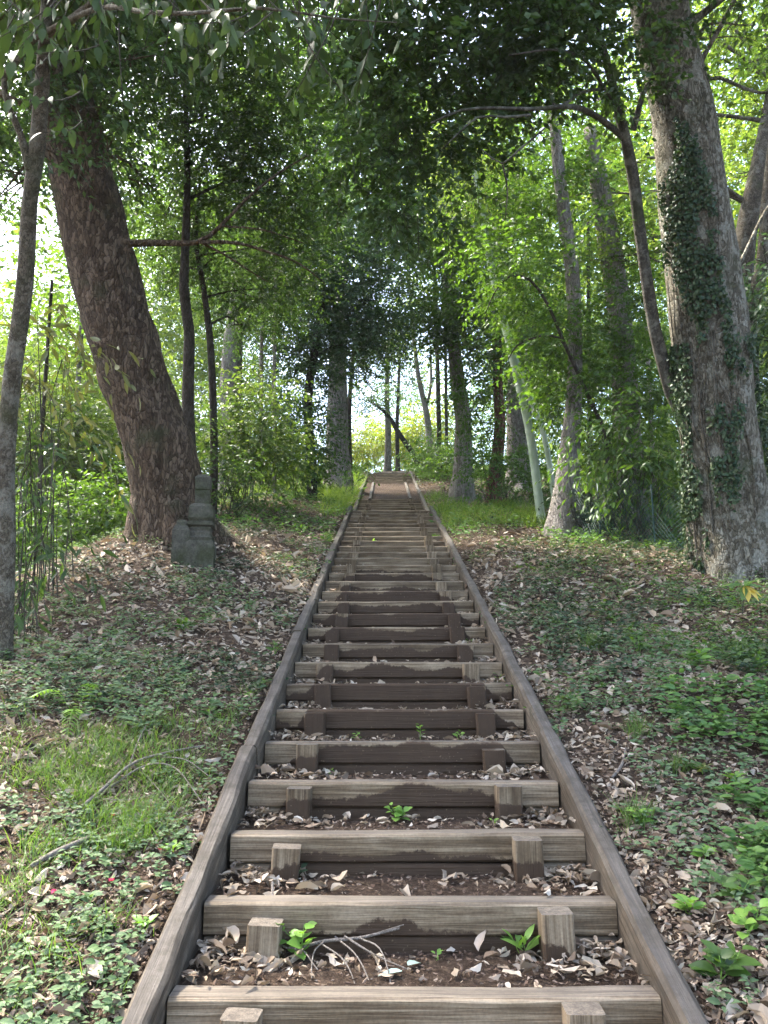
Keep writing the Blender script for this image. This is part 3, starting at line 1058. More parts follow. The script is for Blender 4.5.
# ---- thin dark trunks on the left behind the leaning tree, with fine leaved crowns
tree('broadleaf_tree', 'thin straight dark trunk rising right of the leaning tree into fine backlit leaves', [
    (190, 470, 10.2, 13), (188, 400, 10.2, 12), (189, 330, 10.2, 11), (184, 290, 10.1, 10), (187, 200, 10., 7), (186, 110, 9.9, 5), (181, 40, 9.8, 3.5), (180, -60, 9.6, 2)],
    M['barkD'], M['l_dark'], [(250, 80, 65, 50, 10.2, 2.25), (180, 60, 50, 45, 10.2, 1.88), (225, 150, 60, 35, 10.3, 2.38), (160, 130, 40, 35, 10.4, 1.50), (285, 125, 42, 40, 10.4, 2.25), (210, 200, 55, 35, 10.5, 2.12), (165, 215, 35, 30, 10.8, 1.75), (290, 50, 30, 30, 10., 1.00), (200, -30, 110, 40, 10, 2.25), (265, 190, 45, 32, 10.3, 2.25)],
    .076, flare=.3, lump=.05, seed=41, asp=.45)
tree('broadleaf_tree', 'very thin curved dark trunk just right of the straight thin one, foliage dark above', [
    (214, 470, 10.8, 8), (213, 400, 10.8, 7.5), (210, 340, 10.8, 7), (203, 285, 10.8, 5.5), (196, 240, 10.7, 4), (200, 180, 10.7, 3)],
    M['barkD'], M['l_dark'], [(215, 255, 60, 35, 11, 1.8), (255, 290, 45, 32, 11.2, 1.7), (170, 270, 30, 32, 11.2, 1.2), (290, 245, 45, 40, 11, 1.9), (240, 325, 35, 22, 11.4, 1.3), (300, 200, 50, 30, 11, 1.6)],
    .055, flare=.3, lump=.04, seed=42, asp=.45)
tree('broadleaf_tree', 'dense dark bushy tree left of the steps, hiding its stem below dark blue-green leaves', [
    (312, 470, 15, 10), (308, 400, 15, 9), (318, 330, 15, 8), (325, 270, 15, 6), (328, 220, 15, 4)],
    M['barkD'], M['l_blue'], [(388, 268, 24, 30, 16, 1.7), (352, 318, 44, 32, 16, 2.0), (315, 250, 44, 36, 16, 1.9), (376, 345, 24, 24, 17, 1.4), (355, 240, 36, 26, 15.5, 1.6), (330, 270, 50, 38, 15, 2.37), (365, 300, 36, 32, 15, 2.09), (300, 320, 45, 40, 15.2, 2.00), (350, 345, 45, 32, 15.2, 2.18), (285, 270, 40, 40, 15.4, 1.73), (340, 225, 38, 26, 15.2, 1.82), (305, 375, 40, 30, 15.2, 2.18), (290, 425, 35, 30, 15.0, 2.18)],
    .085, flare=.3, seed=43)
tree('broadleaf_tree', 'bright yellow-green crowned tree showing in the gap at upper left centre', [
    (345, 440, 20, 7), (342, 330, 20, 6), (335, 220, 20, 5), (320, 150, 20, 3)],
    M['barkG'], M['l_lime'], [(350, 215, 34, 22, 20, 1.6), (305, 165, 32, 28, 20, 1.6), (330, 180, 30, 25, 21, 1.3), (375, 245, 24, 20, 21, 1.2), (285, 90, 40, 40, 20, .8), (240, 60, 40, 35, 20, .9), (260, 235, 30, 25, 20, 1.2)],
    .10, seed=44)
tree('broadleaf_tree', 'pale trunk with pinkish patches standing behind the thin dark trunks at left', [
    (231, 440, 16.5, 24), (231, 380, 16.5, 22), (233, 340, 16.5, 20), (240, 280, 16.4, 15), (243, 220, 16.3, 12), (240, 120, 16.2, 9)],
    M['barkG'], M['l_mid'], [(235, 200, 40, 26, 16.5, 1.2), (200, 230, 40, 35, 16.5, 1.3), (215, 110, 60, 40, 16.3, 1.2)], .09, flare=.2, seed=45)
for px, lab in ((261, 'pale straight pole trunk, left of two, behind the yellow-green shrub'), (274, 'pale straight pole trunk, right of two, behind the yellow-green shrub')):
    tree('young_tree', lab, [(px + 1, 450, 14., 4.4), (px, 390, 14, 4.2), (px + 1, 320, 14, 3.6), (px + 2, 230, 14, 2.5)], M['barkG'], M['l_mid'],
         [(px, 320, 26, 16, 14, 1.3), (px + 4, 250, 28, 24, 14, 1.2)], .07, flare=.1, group='pale pole trunks left of the steps')
tree('broadleaf_tree', 'stout grey trunk standing beside the left side of the upper flight of steps', [
    (338, 470, 20, 27), (337, 440, 20, 22), (337, 400, 20, 19), (338, 340, 20, 16), (340, 270, 20, 12), (345, 180, 20, 8)],
    M['barkG'], M['l_dark'], [(340, 362, 32, 18, 20.4, 1.0), (365, 350, 26, 22, 20.4, 1.2), (372, 318, 36, 28, 20.5, 1.6), (330, 300, 50, 50, 20.5, 1.2), (390, 285, 26, 26, 21, 1.0)], .10, flare=.4, flen=.4, seed=46)
tree('broadleaf_tree', 'thin black trunk close behind the stout grey trunk on the left', [(350, 470, 21.5, 5), (349, 420, 21.5, 5), (351, 380, 21.5, 4), (356, 330, 21.5, 3)], M['barkD'], M['l_dark'],
     [(370, 345, 26, 20, 21.5, 1.0), (356, 385, 10, 12, 21.5, .5)], .10, seed=47)

# ---- hilltop trees
tree('broadleaf_tree', 'straight grey trunk on the hilltop behind the end of the path', [(388, 468, 34, 7), (388, 430, 34, 6), (387, 395, 34, 5), (388, 340, 34, 4)], M['barkG'], M['l_blue'],
     [(385, 385, 22, 14, 34, .9), (380, 350, 28, 20, 34, 1.1), (400, 330, 26, 22, 34, 1.2)], .12, group='trees on the hilltop', seed=50)
tree('broadleaf_tree', 'thinner dark trunk on the hilltop crossed by the leaning one', [(398, 466, 33, 4.5), (397, 430, 33, 4), (398, 400, 33, 3.5), (400, 350, 33, 2.5)], M['barkD'], M['l_mid'],
     [(398, 380, 20, 14, 33, .9), (410, 345, 24, 22, 33, 1.1)], .12, group='trees on the hilltop', seed=51)
tree('broadleaf_tree', 'dark bare trunk leaning far to the left on the hilltop', [(419, 466, 31, 6.5), (412, 452, 31, 5.6), (400, 435, 31, 5), (390, 418, 31, 4.2), (380, 408, 31, 3), (368, 400, 31, 2)], M['barkD'], M['l_blue'],
     [(372, 395, 18, 12, 31, .9), (360, 412, 14, 16, 31, .45), (385, 400, 18, 10, 31, .8)], .11, group='trees on the hilltop', seed=52, flare=.2)
tree('broadleaf_tree', 'pale forked trunk on the hilltop at the right of the path', [(431, 466, 28, 8), (429, 435, 28, 7), (426, 410, 28, 6), (420, 385, 28, 5), (415, 350, 28, 4), (410, 290, 28, 2.5)], M['barkG'], M['l_lime'],
     [(415, 330, 22, 30, 28, .6), (428, 290, 22, 28, 28, .9), (408, 280, 22, 26, 29, .6), (395, 260, 20, 20, 29, .5), (440, 370, 16, 20, 28, .7)], .12, limbs=[[(426, 410, 28, 3), (431, 385, 28, 3), (430, 350, 28, 2)]], group='trees on the hilltop', seed=53)

# ---- right side of the steps
tree('broadleaf_tree', 'upright grey barked trunk close to the right of the upper steps', [(462, 492, 17, 25), (463, 465, 17, 19), (463, 420, 17, 16), (458, 385, 17, 15), (454, 345, 17, 13), (448, 280, 17, 10), (440, 200, 17, 6)], M['barkG'], M['l_mid'],
     [(455, 310, 34, 36, 16.6, 1.7), (440, 275, 28, 40, 17, 1.5), (475, 265, 36, 34, 16.5, 1.9), (445, 230, 26, 26, 17, 1.4), (440, 350, 22, 25, 17.5, .9), (490, 220, 40, 36, 16.5, 1.6), (460, 180, 40, 30, 17, 1.4), (478, 345, 26, 24, 16.4, 1.5), (470, 300, 34, 30, 15.8, 2.0), (500, 250, 36, 34, 15.6, 2.0), (440, 320, 22, 30, 16.5, 1.8), (430, 250, 18, 26, 17, 1.3), (475, 400, 22, 20, 16., 1.3), (500, 180, 36, 30, 16, 1.8)], .105, flare=.3, seed=60)
tree('broadleaf_tree', 'reddish brown trunk right of the grey barked trunk, half hidden in leaves', [(493, 492, 15.8, 15), (498, 450, 15.8, 12), (500, 420, 15.8, 11), (498, 390, 15.8, 10), (497, 330, 15.8, 8)], M['barkRed'], M['l_mid'],
     [(500, 365, 30, 24, 15.4, 1.6), (520, 335, 36, 30, 15.2, 1.7), (485, 310, 30, 26, 15.5, 1.6), (525, 285, 40, 30, 15.3, 1.7)], .10, flare=.5, seed=61)
tree('broadleaf_tree', 'broad grey trunk in the gloom behind the bamboo canes', [(522, 480, 19.5, 30), (520, 450, 19.5, 26), (519, 400, 19.5, 24), (522, 330, 19.5, 20)], M['barkG'], M['l_dark'],
     [(545, 400, 30, 24, 19, 1.2), (500, 400, 20, 20, 19, .8), (540, 350, 40, 30, 19, 1.2)], .10, seed=62)


def bamboo(label, pts, cl):
    p = np.array([P(a, b, Z) for a, b, Z, w in pts])
    r = np.array([w * Z / F / 2 for a, b, Z, w in pts])
    gz = float(hgt(p[0, 0], p[0, 1]))
    p[0, 2] = gz - .05
    root = thing('bamboo', label, 'bamboo', (p[0, 0], p[0, 1], gz), 'bamboo canes right of the steps')
    sp, sr = spline(p, r, .028)
    L = np.concatenate([[0], np.cumsum(np.linalg.norm(np.diff(sp, axis=0), axis=1))])
    ph = (L / .33) % 1
    sr = sr * (1 + .10 * np.exp(-((ph - .5) / .05) ** 2) - .06 * np.exp(-((ph - .62) / .05) ** 2))
    mb = MB()
    t = unit(np.gradient(sp, axis=0))
    a = unit(np.cross(t, [0, 1., 0]))
    b = np.cross(t, a)
    an = np.arange(12) / 12 * 2 * math.pi
    V = sp[:, None] + sr[:, None, None] * (np.cos(an)[None, :, None] * a[:, None] + np.sin(an)[None, :, None] * b[:, None])
    i = np.arange(len(sp) - 1)[:, None] * 12
    j = np.arange(12)[None]
    Q = np.stack([i + j, i + (j + 1) % 12, i + 12 + (j + 1) % 12, i + 12 + j], -1).reshape(-1, 4)
    mb.add(V.reshape(-1, 3), Q)
    mb.build('culm', M['bamboo'], root)
    lf = MB()
    for c in cl:
        cc, rr = pcl(*c[:5])
        cluster(lf, cc, rr, .10, c[5], 8, .2, LO, .5, .6)
    lf.build('crown', [M['l_lime'], M['twigd']], root, smooth=False)


bamboo('thicker of two pale green bamboo canes leaning left across the right bank', [(541, 502, 12, 9), (531, 440, 12, 8.5), (518, 380, 12, 8), (506, 330, 12, 7.5), (497, 295, 12, 7), (480, 200, 12, 5), (462, 110, 12.2, 3)], [(460, 130, 40, 40, 12.2, .8), (480, 180, 30, 30, 12, .8)])
bamboo('thinner pale green bamboo cane crossing behind the thicker one', [(556, 490, 13, 6), (545, 440, 13, 5.6), (533, 405, 13, 5.4), (518, 365, 13, 5), (504, 325, 13, 4.6), (490, 270, 13, 4), (475, 180, 13, 2.5)], [(475, 200, 35, 35, 13, .8)])

tree('broadleaf_tree', 'grey trunk with a white streaked side, just right of the bamboo canes', [(564, 528, 10.6, 38), (567, 490, 10.7, 26), (570, 450, 10.8, 21), (574, 400, 10.9, 16), (575, 340, 11, 14), (572, 270, 11, 14), (565, 220, 11, 13.5), (559, 170, 11, 12.5), (554, 110, 11, 10), (552, 30, 11, 7)], M['barkG'], M['l_mid'],
     [(560, 350, 40, 36, 10.7, 1.5), (600, 380, 40, 40, 10.8, 1.3), (530, 260, 45, 40, 11, 1.6), (545, 310, 35, 30, 10.8, 1.4), (600, 320, 30, 30, 11, 1.1), (520, 200, 45, 32, 11.2, 1.7), (560, 385, 22, 30, 11.6, 1.5), (520, 300, 30, 36, 12.8, 1.5), (545, 170, 34, 26, 11.4, 1.5), (480, 240, 26, 34, 11.8, 1.3), (550, 110, 40, 26, 11.2, 1.6), (560, 60, 40, 26, 11.2, 1.4),  (600, 430, 26, 30, 10.9, 1.2), (590, 460, 18, 22, 11.4, 1.0)], .09, flare=.35, flen=.3, seed=63, auto=False)
tree('young_tree', 'thin dark stem arching over to the left across the bamboo canes', [(613, 525, 10.5, 5), (605, 440, 10.5, 4.5), (590, 400, 10.5, 4.2), (565, 345, 10.4, 3.8), (548, 305, 10.3, 3.3), (530, 280, 10.3, 2.8), (510, 276, 10.3, 2.2), (495, 292, 10.3, 1.4), (486, 312, 10.3, .8)], M['barkD'], M['l_mid'],
     [(520, 262, 30, 18, 10.4, 1.2), (490, 300, 20, 20, 10.4, 1.2), (560, 320, 26, 18, 10.5, .8)], .07, limbs=[[(584, 385, 10.5, 3), (560, 338, 10.4, 2.4), (535, 338, 10.4, 2), (517, 346, 10.4, 1.6), (508, 360, 10.4, 1)]], flare=.1, auto=False, sides=8)
tree('dead_tree', 'snapped grey trunk with a jagged rotten top, draped with leaves lower down', [(630, 520, 11.5, 32), (628, 450, 11.5, 28), (625, 390, 11.5, 26), (620, 320, 11.5, 23), (610, 250, 11.5, 21), (602, 200, 11.5, 19), (596, 165, 11.5, 17), (590, 128, 11.5, 12)], M['barkG'], M['l_mid'],
     [(630, 390, 24, 34, 11.1, 1.5), (622, 320, 18, 30, 11.1, 1.0), (632, 450, 22, 30, 11.1, 1.5), (618, 285, 16, 30, 11.1, 1.1), (628, 360, 18, 24, 11., 1.2), (640, 500, 26, 22, 11., 1.2), (655, 440, 24, 40, 11.4, 1.4), (655, 360, 22, 40, 11.8, 1.4), (600, 350, 18, 30, 11.6, 1.4), (640, 280, 20, 26, 11.8, 1.2), (590, 130, 26, 22, 11.9, 1.3), (610, 215, 20, 18, 11.1, .9)], .07, seed=64, auto=False, lump=.14, sides=18)
tree('maple_tree', 'lime green backlit maple behind the ivy wrapped tree at upper right', [(752, 520, 11, 24), (748, 420, 11, 24), (745, 330, 11, 22), (742, 280, 11, 22), (748, 220, 11, 20), (760, 160, 11, 16), (775, 80, 11, 12)], M['barkS'], M['l_lime'],
     [(720, 60, 50, 40, 11.6, 1.4), (760, 110, 45, 40, 11.6, 1.5), (740, 180, 35, 36, 11.8, 1.3), (650, 120, 26, 36, 11.5, .9), (655, 190, 34, 30, 11.2, 1.2), (640, 240, 35, 26, 11.2, 1.3), (590, 190, 36, 25, 11.6, 1.1), (700, 10, 55, 36, 11.6, 1.3), (820, 60, 60, 80, 11.6, 1.4), (650, 40, 26, 30, 11.8, .9), (760, 20, 40, 34, 11.8, 1.1), (672, 270, 26, 26, 11.6, .8), (600, 260, 30, 22, 11.4, 1.0)], .075, limbs=[[(745, 330, 10.9, 14), (760, 270, 10.7, 13), (768, 200, 10.6, 12), (775, 130, 10.5, 10)]], flare=.2, seed=65, asp=.62)
tree('broadleaf_tree', 'shadowy evergreen with dark drooping leaves beyond the ivy wrapped tree at the right edge', [(815, 520, 9.5, 14), (805, 400, 9.5, 12), (800, 300, 9.5, 9), (790, 240, 9.5, 6)], M['barkD'], M['l_blue'],
     [(760, 420, 26, 50, 9.5, 1.5), (765, 340, 26, 40, 9.6, 1.4), (760, 260, 22, 30, 9.6, .9), (755, 500, 30, 40, 9.3, 1.6), (830, 330, 60, 100, 9.5, 1.6), (820, 480, 60, 60, 9.3, 1.8)], .10, seed=66, asp=.4, droop=.6)

# ---- more slender trunks between the trees, left and right
for px, y0, Z, w_, tp, mt, lab in (
        (440, 470, 25, 5, 432, 'barkD', 'dim slender trunk between the hilltop trees and the grey barked trunk'),
        (447, 472, 27, 3.5, 443, 'barkD', 'very slender dim trunk just left of the grey barked trunk'),
        (690, 500, 14, 7, 700, 'barkG', 'slender pale trunk in the gap left of the ivy wrapped tree'),
        (655, 500, 15, 5, 640, 'barkG', 'pole thin trunk right of the snapped dead trunk'),
        (590, 500, 16, 5, 588, 'barkD', 'pole thin dark trunk left of the snapped dead trunk'),
        (70, 560, 13, 7, 84, 'barkG', 'slender trunk in the bright gap left of the leaning tree'),
        (36, 560, 11, 5, 52, 'barkD', 'thin leaning stem between the slim edge tree and the leaning tree')):
    tree('young_tree', lab, [(px, y0, Z, w_), (px + (tp - px) * .4, y0 - 130, Z, w_ * .85), (tp, y0 - 280, Z, w_ * .6)], M[mt], M['l_mid'],
         [(tp, y0 - 270, 34 * 14 / Z, 30 * 14 / Z, Z, .9)], .09, flare=.15, group='slender trunks in the wood')


# ---- shrubs
M['l_shr'] = leaf_mat('shrub_leaf', [(.045, .085, .022), (.075, .125, .03), (.12, .16, .045)], .42, (1.5, 1.5, .65))
def shrub(name, label, px, py, Z, clusters, m, ll, cat='shrub', asp=.5, droop=.3, dens=2., group=None, jit=.6, k=8, tm=LO, sr=.010):
    b = P(px, py, Z)
    gz = float(hgt(b[0], b[1]))
    root = thing(name, label, cat, (b[0], b[1], gz), group)
    lf, st = MB(), MB()
    base = np.array([b[0], b[1], gz - .05])
    for c in clusters:
        cc, rr = pcl(*c[:5])
        cluster(lf, cc, rr, ll, c[5] if len(c) > 5 else dens, k, asp, tm, droop, jit)
        for q in range(3):
            e = cc + rdir(1)[0] * np.array(rr) * .6
            s0 = base + R.normal(size=3) * [.12, .12, 0]
            V, Q, _ = tube([s0, (s0 + e) / 2 + R.normal(size=3) * .06, e], [sr, sr * .7, .002], 5, .25, 0)
            st.add(V, Q)
    st.build('stem', M['twigd'], root)
    lf.build('foliage', [m, M['twigd']], root, smooth=False)
    return root


shrub('shrub', 'yellow-green leafy shrub left of the steps, behind the stone monument', 245, 500, 12.2, [(245, 430, 42, 40, 12.2, 2.0), (262, 400, 34, 22, 12., 1.6), (225, 455, 36, 30, 12., 2.0), (270, 450, 30, 30, 12.3, 1.8), (235, 390, 25, 22, 12.4, 1.4)], M['l_shr'], .085)
shrub('shrub', 'dark green shrub between the yellow-green shrub and the stout grey trunk', 305, 480, 15, [(305, 440, 30, 32, 14.6, 2.2), (285, 465, 30, 22, 14.2, 2.0), (312, 462, 16, 16, 15, 1.6)], M['l_mid'], .075)
shrub('shrub', 'shrub of dark drooping leaves low behind the right side of the leaning tree', 225, 505, 10.6, [(222, 475, 26, 24, 10.6, 2.0), (245, 490, 26, 18, 10.8, 1.6), (205, 450, 18, 30, 10.8, 1.3)], M['l_dark'], .075)
shrub('shrub', 'tall sunlit light green bush filling the gap left of the leaning trunk', 95, 560, 12, [(100, 420, 45, 40, 12.5, 1.9), (75, 455, 45, 40, 12.2, 2.0), (110, 470, 35, 40, 12.4, 2.0), (60, 410, 35, 35, 12.6, 1.3), (30, 470, 40, 50, 12.5, 1.6), (-20, 430, 50, 60, 12.6, 1.8)], M['l_shr'], .085)
shrub('shrub', 'low dark green bush at the foot of the sunlit bush, left of the leaning trunk', 80, 580, 9.2, [(80, 520, 50, 34, 9.4, 2.3), (120, 530, 30, 30, 9.2, 1.9), (40, 540, 40, 36, 9., 2.2), (105, 490, 30, 26, 9.6, 1.7), (60, 575, 40, 16, 8.4, 1.5), (-30, 540, 50, 60, 9., 2.)], M['l_mid'], .075)
shrub('shrub', 'olive leaved shrub with long arching leaves beside the slim edge tree', 45, 600, 6.6, [(45, 400, 26, 22, 6.8, .9), (62, 350, 30, 18, 6.9, .8), (20, 365, 26, 26, 6.7, 1.0), (70, 425, 20, 16, 6.7, .6), (40, 320, 24, 14, 6.9, .5)], M['l_oliv'], .13, asp=.3, droop=.7, k=6, tm=HI, sr=.006)
shrub('bamboo_grass', 'clump of thin dark upright stems with long narrow leaves beside the slim edge tree', 22, 640, 5.7, [(25, 470, 22, 40, 5.8, .9), (30, 560, 24, 40, 5.8, 1.0), (22, 420, 18, 24, 5.8, .6), (50, 440, 20, 14, 5.9, .5)], M['l_dark'], .13, cat='bamboo grass', asp=.24, droop=.6, k=6, tm=HI, sr=.004)
shrub('shrub', 'fresh green shrub right of the grey barked trunk and left of the bamboo canes', 500, 500, 14.5, [(505, 470, 34, 20, 14.2, 1.9), (485, 420, 22, 26, 15, 1.2), (530, 484, 26, 16, 14.2, 1.8), (475, 470, 18, 18, 15, 1.5)], M['l_mid'], .08)
shrub('shrub', 'bright green bush beside the pale forked trunk at the right of the hilltop', 440, 470, 24, [(440, 445, 24, 22, 24, 1.7), (425, 462, 20, 10, 24, 1.5), (448, 465, 18, 12, 22, 1.6)], M['l_mid'], .11)
shrub('shrub', 'yellow-green bush on the skyline behind the path end', 372, 472, 38, [(372, 446, 24, 14, 37, 2.4), (400, 450, 22, 13, 37, 2.2), (350, 452, 18, 14, 37, 2.), (415, 440, 18, 18, 37, 1.4), (385, 440, 26, 10, 37, 1.2)], M['l_yel'], .13)
shrub('shrub', 'pale yellow-green bush on the skyline right of the crossed hilltop trunks', 424, 470, 36, [(424, 435, 18, 22, 36, 1.8), (440, 420, 16, 26, 36, 1.4), (410, 425, 16, 18, 37, 1.1)], M['l_yel'], .13)
shrub('shrub', 'loose pale bush on the skyline left of the straight hilltop trunk', 366, 470, 40, [(366, 430, 18, 14, 40, 1.0), (356, 445, 14, 16, 40, 1.8), (380, 436, 16, 12, 40, 1.2)], M['l_yel'], .14)
shrub('shrub', 'large leaved evergreen shrub leaning over the green netting', 640, 520, 9.8, [(655, 430, 26, 32, 9.4, 1.2), (640, 470, 30, 26, 9.6, 1.2), (665, 480, 22, 28, 9.2, 1.4), (600, 470, 20, 26, 9.9, .9), (615, 420, 26, 26, 9.8, .8)], M['l_mid'], .11, asp=.36, droop=.6, k=6, tm=HI)
shrub('shrub', 'low dark bush at the foot of the white streaked trunk', 590, 525, 10.6, [(595, 500, 24, 22, 10.6, 1.9), (575, 515, 20, 12, 10.3, 1.4), (600, 512, 16, 10, 10.4, 1.4)], M['l_ivy'], .07)
shrub('shrub', 'dim green bush behind the right side of the ivy wrapped tree', 760, 580, 8.8, [(765, 540, 24, 30, 8.6, 1.9), (800, 560, 40, 40, 8.4, 2.0), (765, 480, 16, 30, 9., 1.0)], M['l_dark'], .08)
shrub('shrub', 'green bush on the left bank beside the foot of the stout grey trunk', 345, 486, 18.5, [(354, 474, 10, 8, 18.6, 1.5), (318, 474, 18, 12, 18., 1.8)], M['l_mid'], .085)

# ---- the far wood: uncountable leaves behind everything
wb = MB()


def wood(n, fx, fy, fz, rad, ll, dens):
    for q in range(n):
        c = np.array([fx(), fy(), 0.])
        c[2] = float(hgt(c[0], c[1])) + fz()
        v = c - CAM
        zz = v @ FW
        qx, qy = 384 + F * (v @ RT) / zz, 512 - F * (v @ UP) / zz
        # clearings in the wood where the pale sky is seen
        if (-40 < qx < 105 and 185 < qy < 345 or 395 < qx < 440 and 190 < qy < 340) and R.random() < .9:
            continue
        if 350 < qx < 395 and 380 < qy < 440 and R.random() < .7:
            continue
        if 190 < qx < 340 and 10 < qy < 230 and R.random() < .4:
            continue
        cluster(wb, c, (rad * R.uniform(.7, 1.3), rad * R.uniform(.7, 1.3), rad * R.uniform(.5, .9)), ll, dens * R.uniform(.6, 1.2), 9, .5, LO, .3, .6, stem=False)


wood(95, lambda: -R.uniform(6.5, 24), lambda: R.uniform(15, 42), lambda: R.uniform(.2, 12), 2.1, .16, 1.3)
wood(30, lambda: R.uniform(5.5, 12), lambda: R.uniform(11, 26), lambda: R.uniform(-.5, 2.5), 1.6, .13, 1.4)
wood(46, lambda: R.uniform(6.0, 24), lambda: R.uniform(13, 42), lambda: R.uniform(6, 18), 2.2, .16, 1.1)
wo = wb.build('far_wood', [M['l_lime'], M['twigd']], smooth=False)
tag(wo, 'sunlit lime green mass of distant woodland leaves behind the nearer trees', None, kind='stuff')
wb = MB()
wood(95, lambda: R.uniform(6.5, 24), lambda: R.uniform(14, 42), lambda: R.uniform(.2, 14), 2.1, .16, 1.3)
wood(30, lambda: -R.uniform(6, 12), lambda: R.uniform(11, 26), lambda: R.uniform(-.5, 2.5), 1.6, .13, 1.4)
wood(42, lambda: -R.uniform(6.0, 22), lambda: R.uniform(16, 36), lambda: R.uniform(6, 17), 2.2, .16, 1.0)
wood(26, lambda: R.uniform(-4.5, 5), lambda: R.uniform(15, 25), lambda: R.uniform(6.5, 13), 1.7, .14, 1.3)
wood(24, lambda: R.uniform(-14, 14), lambda: R.uniform(42, 60), lambda: R.uniform(1, 9), 2.6, .22, .9)
wood(16, lambda: R.uniform(-3, 4), lambda: R.uniform(44, 60), lambda: R.uniform(3, 12), 2.4, .20, .6)
wood(26, lambda: R.choice([-1, 1]) * R.uniform(3.4, 9), lambda: R.uniform(26, 42), lambda: R.uniform(3, 13), 2.0, .16, .7)
wo = wb.build('far_wood', [M['l_mid'], M['twigd']], smooth=False)
tag(wo, 'mid green mass of distant woodland leaves behind the nearer trees', None, kind='stuff')

# ---- green netting fence on the right
fpts = [G(566, 512)[0], G(600, 522)[0], G(640, 535)[0], G(684, 560)[0]]
fpts = [P(575, 508, 10.4), P(612, 520, 9.6), P(650, 530, 8.9), P(690, 555, 8.3)]
fr = thing('netting_fence', 'sagging dark green netting fence between the white streaked trunk and the ivy wrapped tree', 'fence', (*fpts[1][:2], float(hgt(*fpts[1][:2]))))
fb, fp = MB(), MB()
fx = np.array(fpts)
sp, _ = spline(fx, np.ones(4), .07)
base = hgt(sp[:, 0], sp[:, 1])
nh = 14
top = .75 + .12 * np.sin(np.arange(len(sp)) * .12)
Gd = np.zeros((len(sp), nh, 3))
Gd[:, :, :2] = sp[:, None, :2] + (vn(np.arange(len(sp))[:, None] * .2, np.arange(nh)[None] * .25, 4) - .5)[..., None] * .10
Gd[:, :, 2] = base[:, None] + top[:, None] * np.linspace(0, 1, nh)[None]


def strand(line, r):
    V, Q, _ = tube(line, np.full(len(line), r), 3, 10.)
    fb.add(V, Q)


for i_ in range(0, len(sp)):
    d1 = [Gd[min(i_ + j, len(sp) - 1), j] for j in range(nh)]
    d2 = [Gd[max(i_ - j, 0), j] for j in range(nh)]
    strand(d1, .0036)
    strand(d2, .0036)
fb.build('net', M['net'], fr)
for q in np.linspace(8, len(sp) - 9, 2).astype(int):
    V, Q, _ = tube([np.array([*sp[q, :2], base[q] - .2]), np.array([*sp[q, :2], base[q] + .78])], [.011, .011], 8, .3)
    po = MB()
    po.add(V, Q)
    po.build('post', M['net'], fr)


# ---- stone monument
def block(cx, cy, z0, z1, prof, sides=4, rot=0., seed=0, noise_=.006, n=None):
    """lofted stone: prof = [(t, half width)]"""
    mb = MB()
    m = 32
    an = np.arange(m) / m * 2 * math.pi
    if sides == 4:
        k = np.maximum(np.abs(np.cos(an)), np.abs(np.sin(an)))
        sh = 1 / np.minimum(k + .0, 1) * .97
        sh = np.minimum(sh, 1.34)
    else:
        sh = np.ones(m)
    V = []
    pr = []
    for (t0, w0), (t1, w1) in zip(prof[:-1], prof[1:]):
        for u in np.linspace(0, 1, 5)[:-1]:
            pr.append((t0 + (t1 - t0) * u, w0 + (w1 - w0) * u))
    pr.append(prof[-1])
    for t, w in pr:
        nz = 1 + (vn(np.cos(an) * 2 + seed, np.sin(an) * 2 + t * 5, seed) - .5) * noise_ * 9
        V.append(np.stack([cx + w * sh * nz * np.cos(an + rot), cy + w * sh * nz * np.sin(an + rot), np.full(m, z0 + (z1 - z0) * t)], -1))
    V = np.concatenate(V + [np.array([[cx, cy, z1 + .002]])])
    i = np.arange(len(pr) - 1)[:, None] * m
    j = np.arange(m)[None]
    Q = np.stack([i + j, i + (j + 1) % m, i + m + (j + 1) % m, i + m + j], -1).reshape(-1, 4)
    l = (len(pr) - 1) * m
    kk = np.arange(0, m, 2)
    cap = np.stack([l + kk, l + (kk + 1) % m, l + (kk + 2) % m, np.full(len(kk), len(V) - 1)], -1)
    mb.add(V, np.vstack([Q, cap]))
    return mb


ZM = 7.35
mc = P(200, 558, ZM)
sc_ = ZM / F
gm = float(hgt(mc[0], mc[1]))
zb_ = float(mc[2])


def zpx(py):
    return zb_ + (558 - py) * sc_ * 1.0


mon = thing('stone_monument', 'small weathered stacked stone pagoda with moss, at the foot of the leaning tree', 'monument', (mc[0], mc[1], gm))
rt = .12
for nm, a, b, prof in (
        ('base_stone', 562, 542, [(0, .15), (.85, .145), (1, .13)]),
        ('pedestal', 542, 522, [(0, .115), (.15, .125), (.25, .10), (.4, .105), (.5, .095), (.62, .102), (.7, .10), (.78, .125), (.95, .125), (1, .10)]),
        ('drum_stone', 522, 504, [(0, .105), (.15, .122), (.8, .118), (.92, .10), (1, .08)]),
        ('body_stone', 504, 490, [(0, .068), (.9, .074), (1, .070)]),
        ('cap_stone', 490, 472, [(0, .066), (.06, .076), (.76, .076), (.80, .070), (.92, .045), (1, .012)])):
    z0_ = zpx(a) - (.12 if nm == 'base_stone' else 0)
    block(mc[0], mc[1], z0_, zpx(b) + .001, prof, 4, rt, len(nm)).build(nm, M['stone'], mon, smooth=False)
mc2 = P(180, 560, ZM - .08)
mk = thing('stone_marker', 'short squat stone marker with a knob on top, leaning beside the stone pagoda', 'stone marker', (mc2[0], mc2[1], float(hgt(mc2[0], mc2[1]))))
block(mc2[0], mc2[1], zb_ - .15, zpx(527), [(0, .082), (.5, .085), (.88, .085), (1, .06)], 4, .2, 3).build('marker_body', M['stone'], mk, smooth=False)
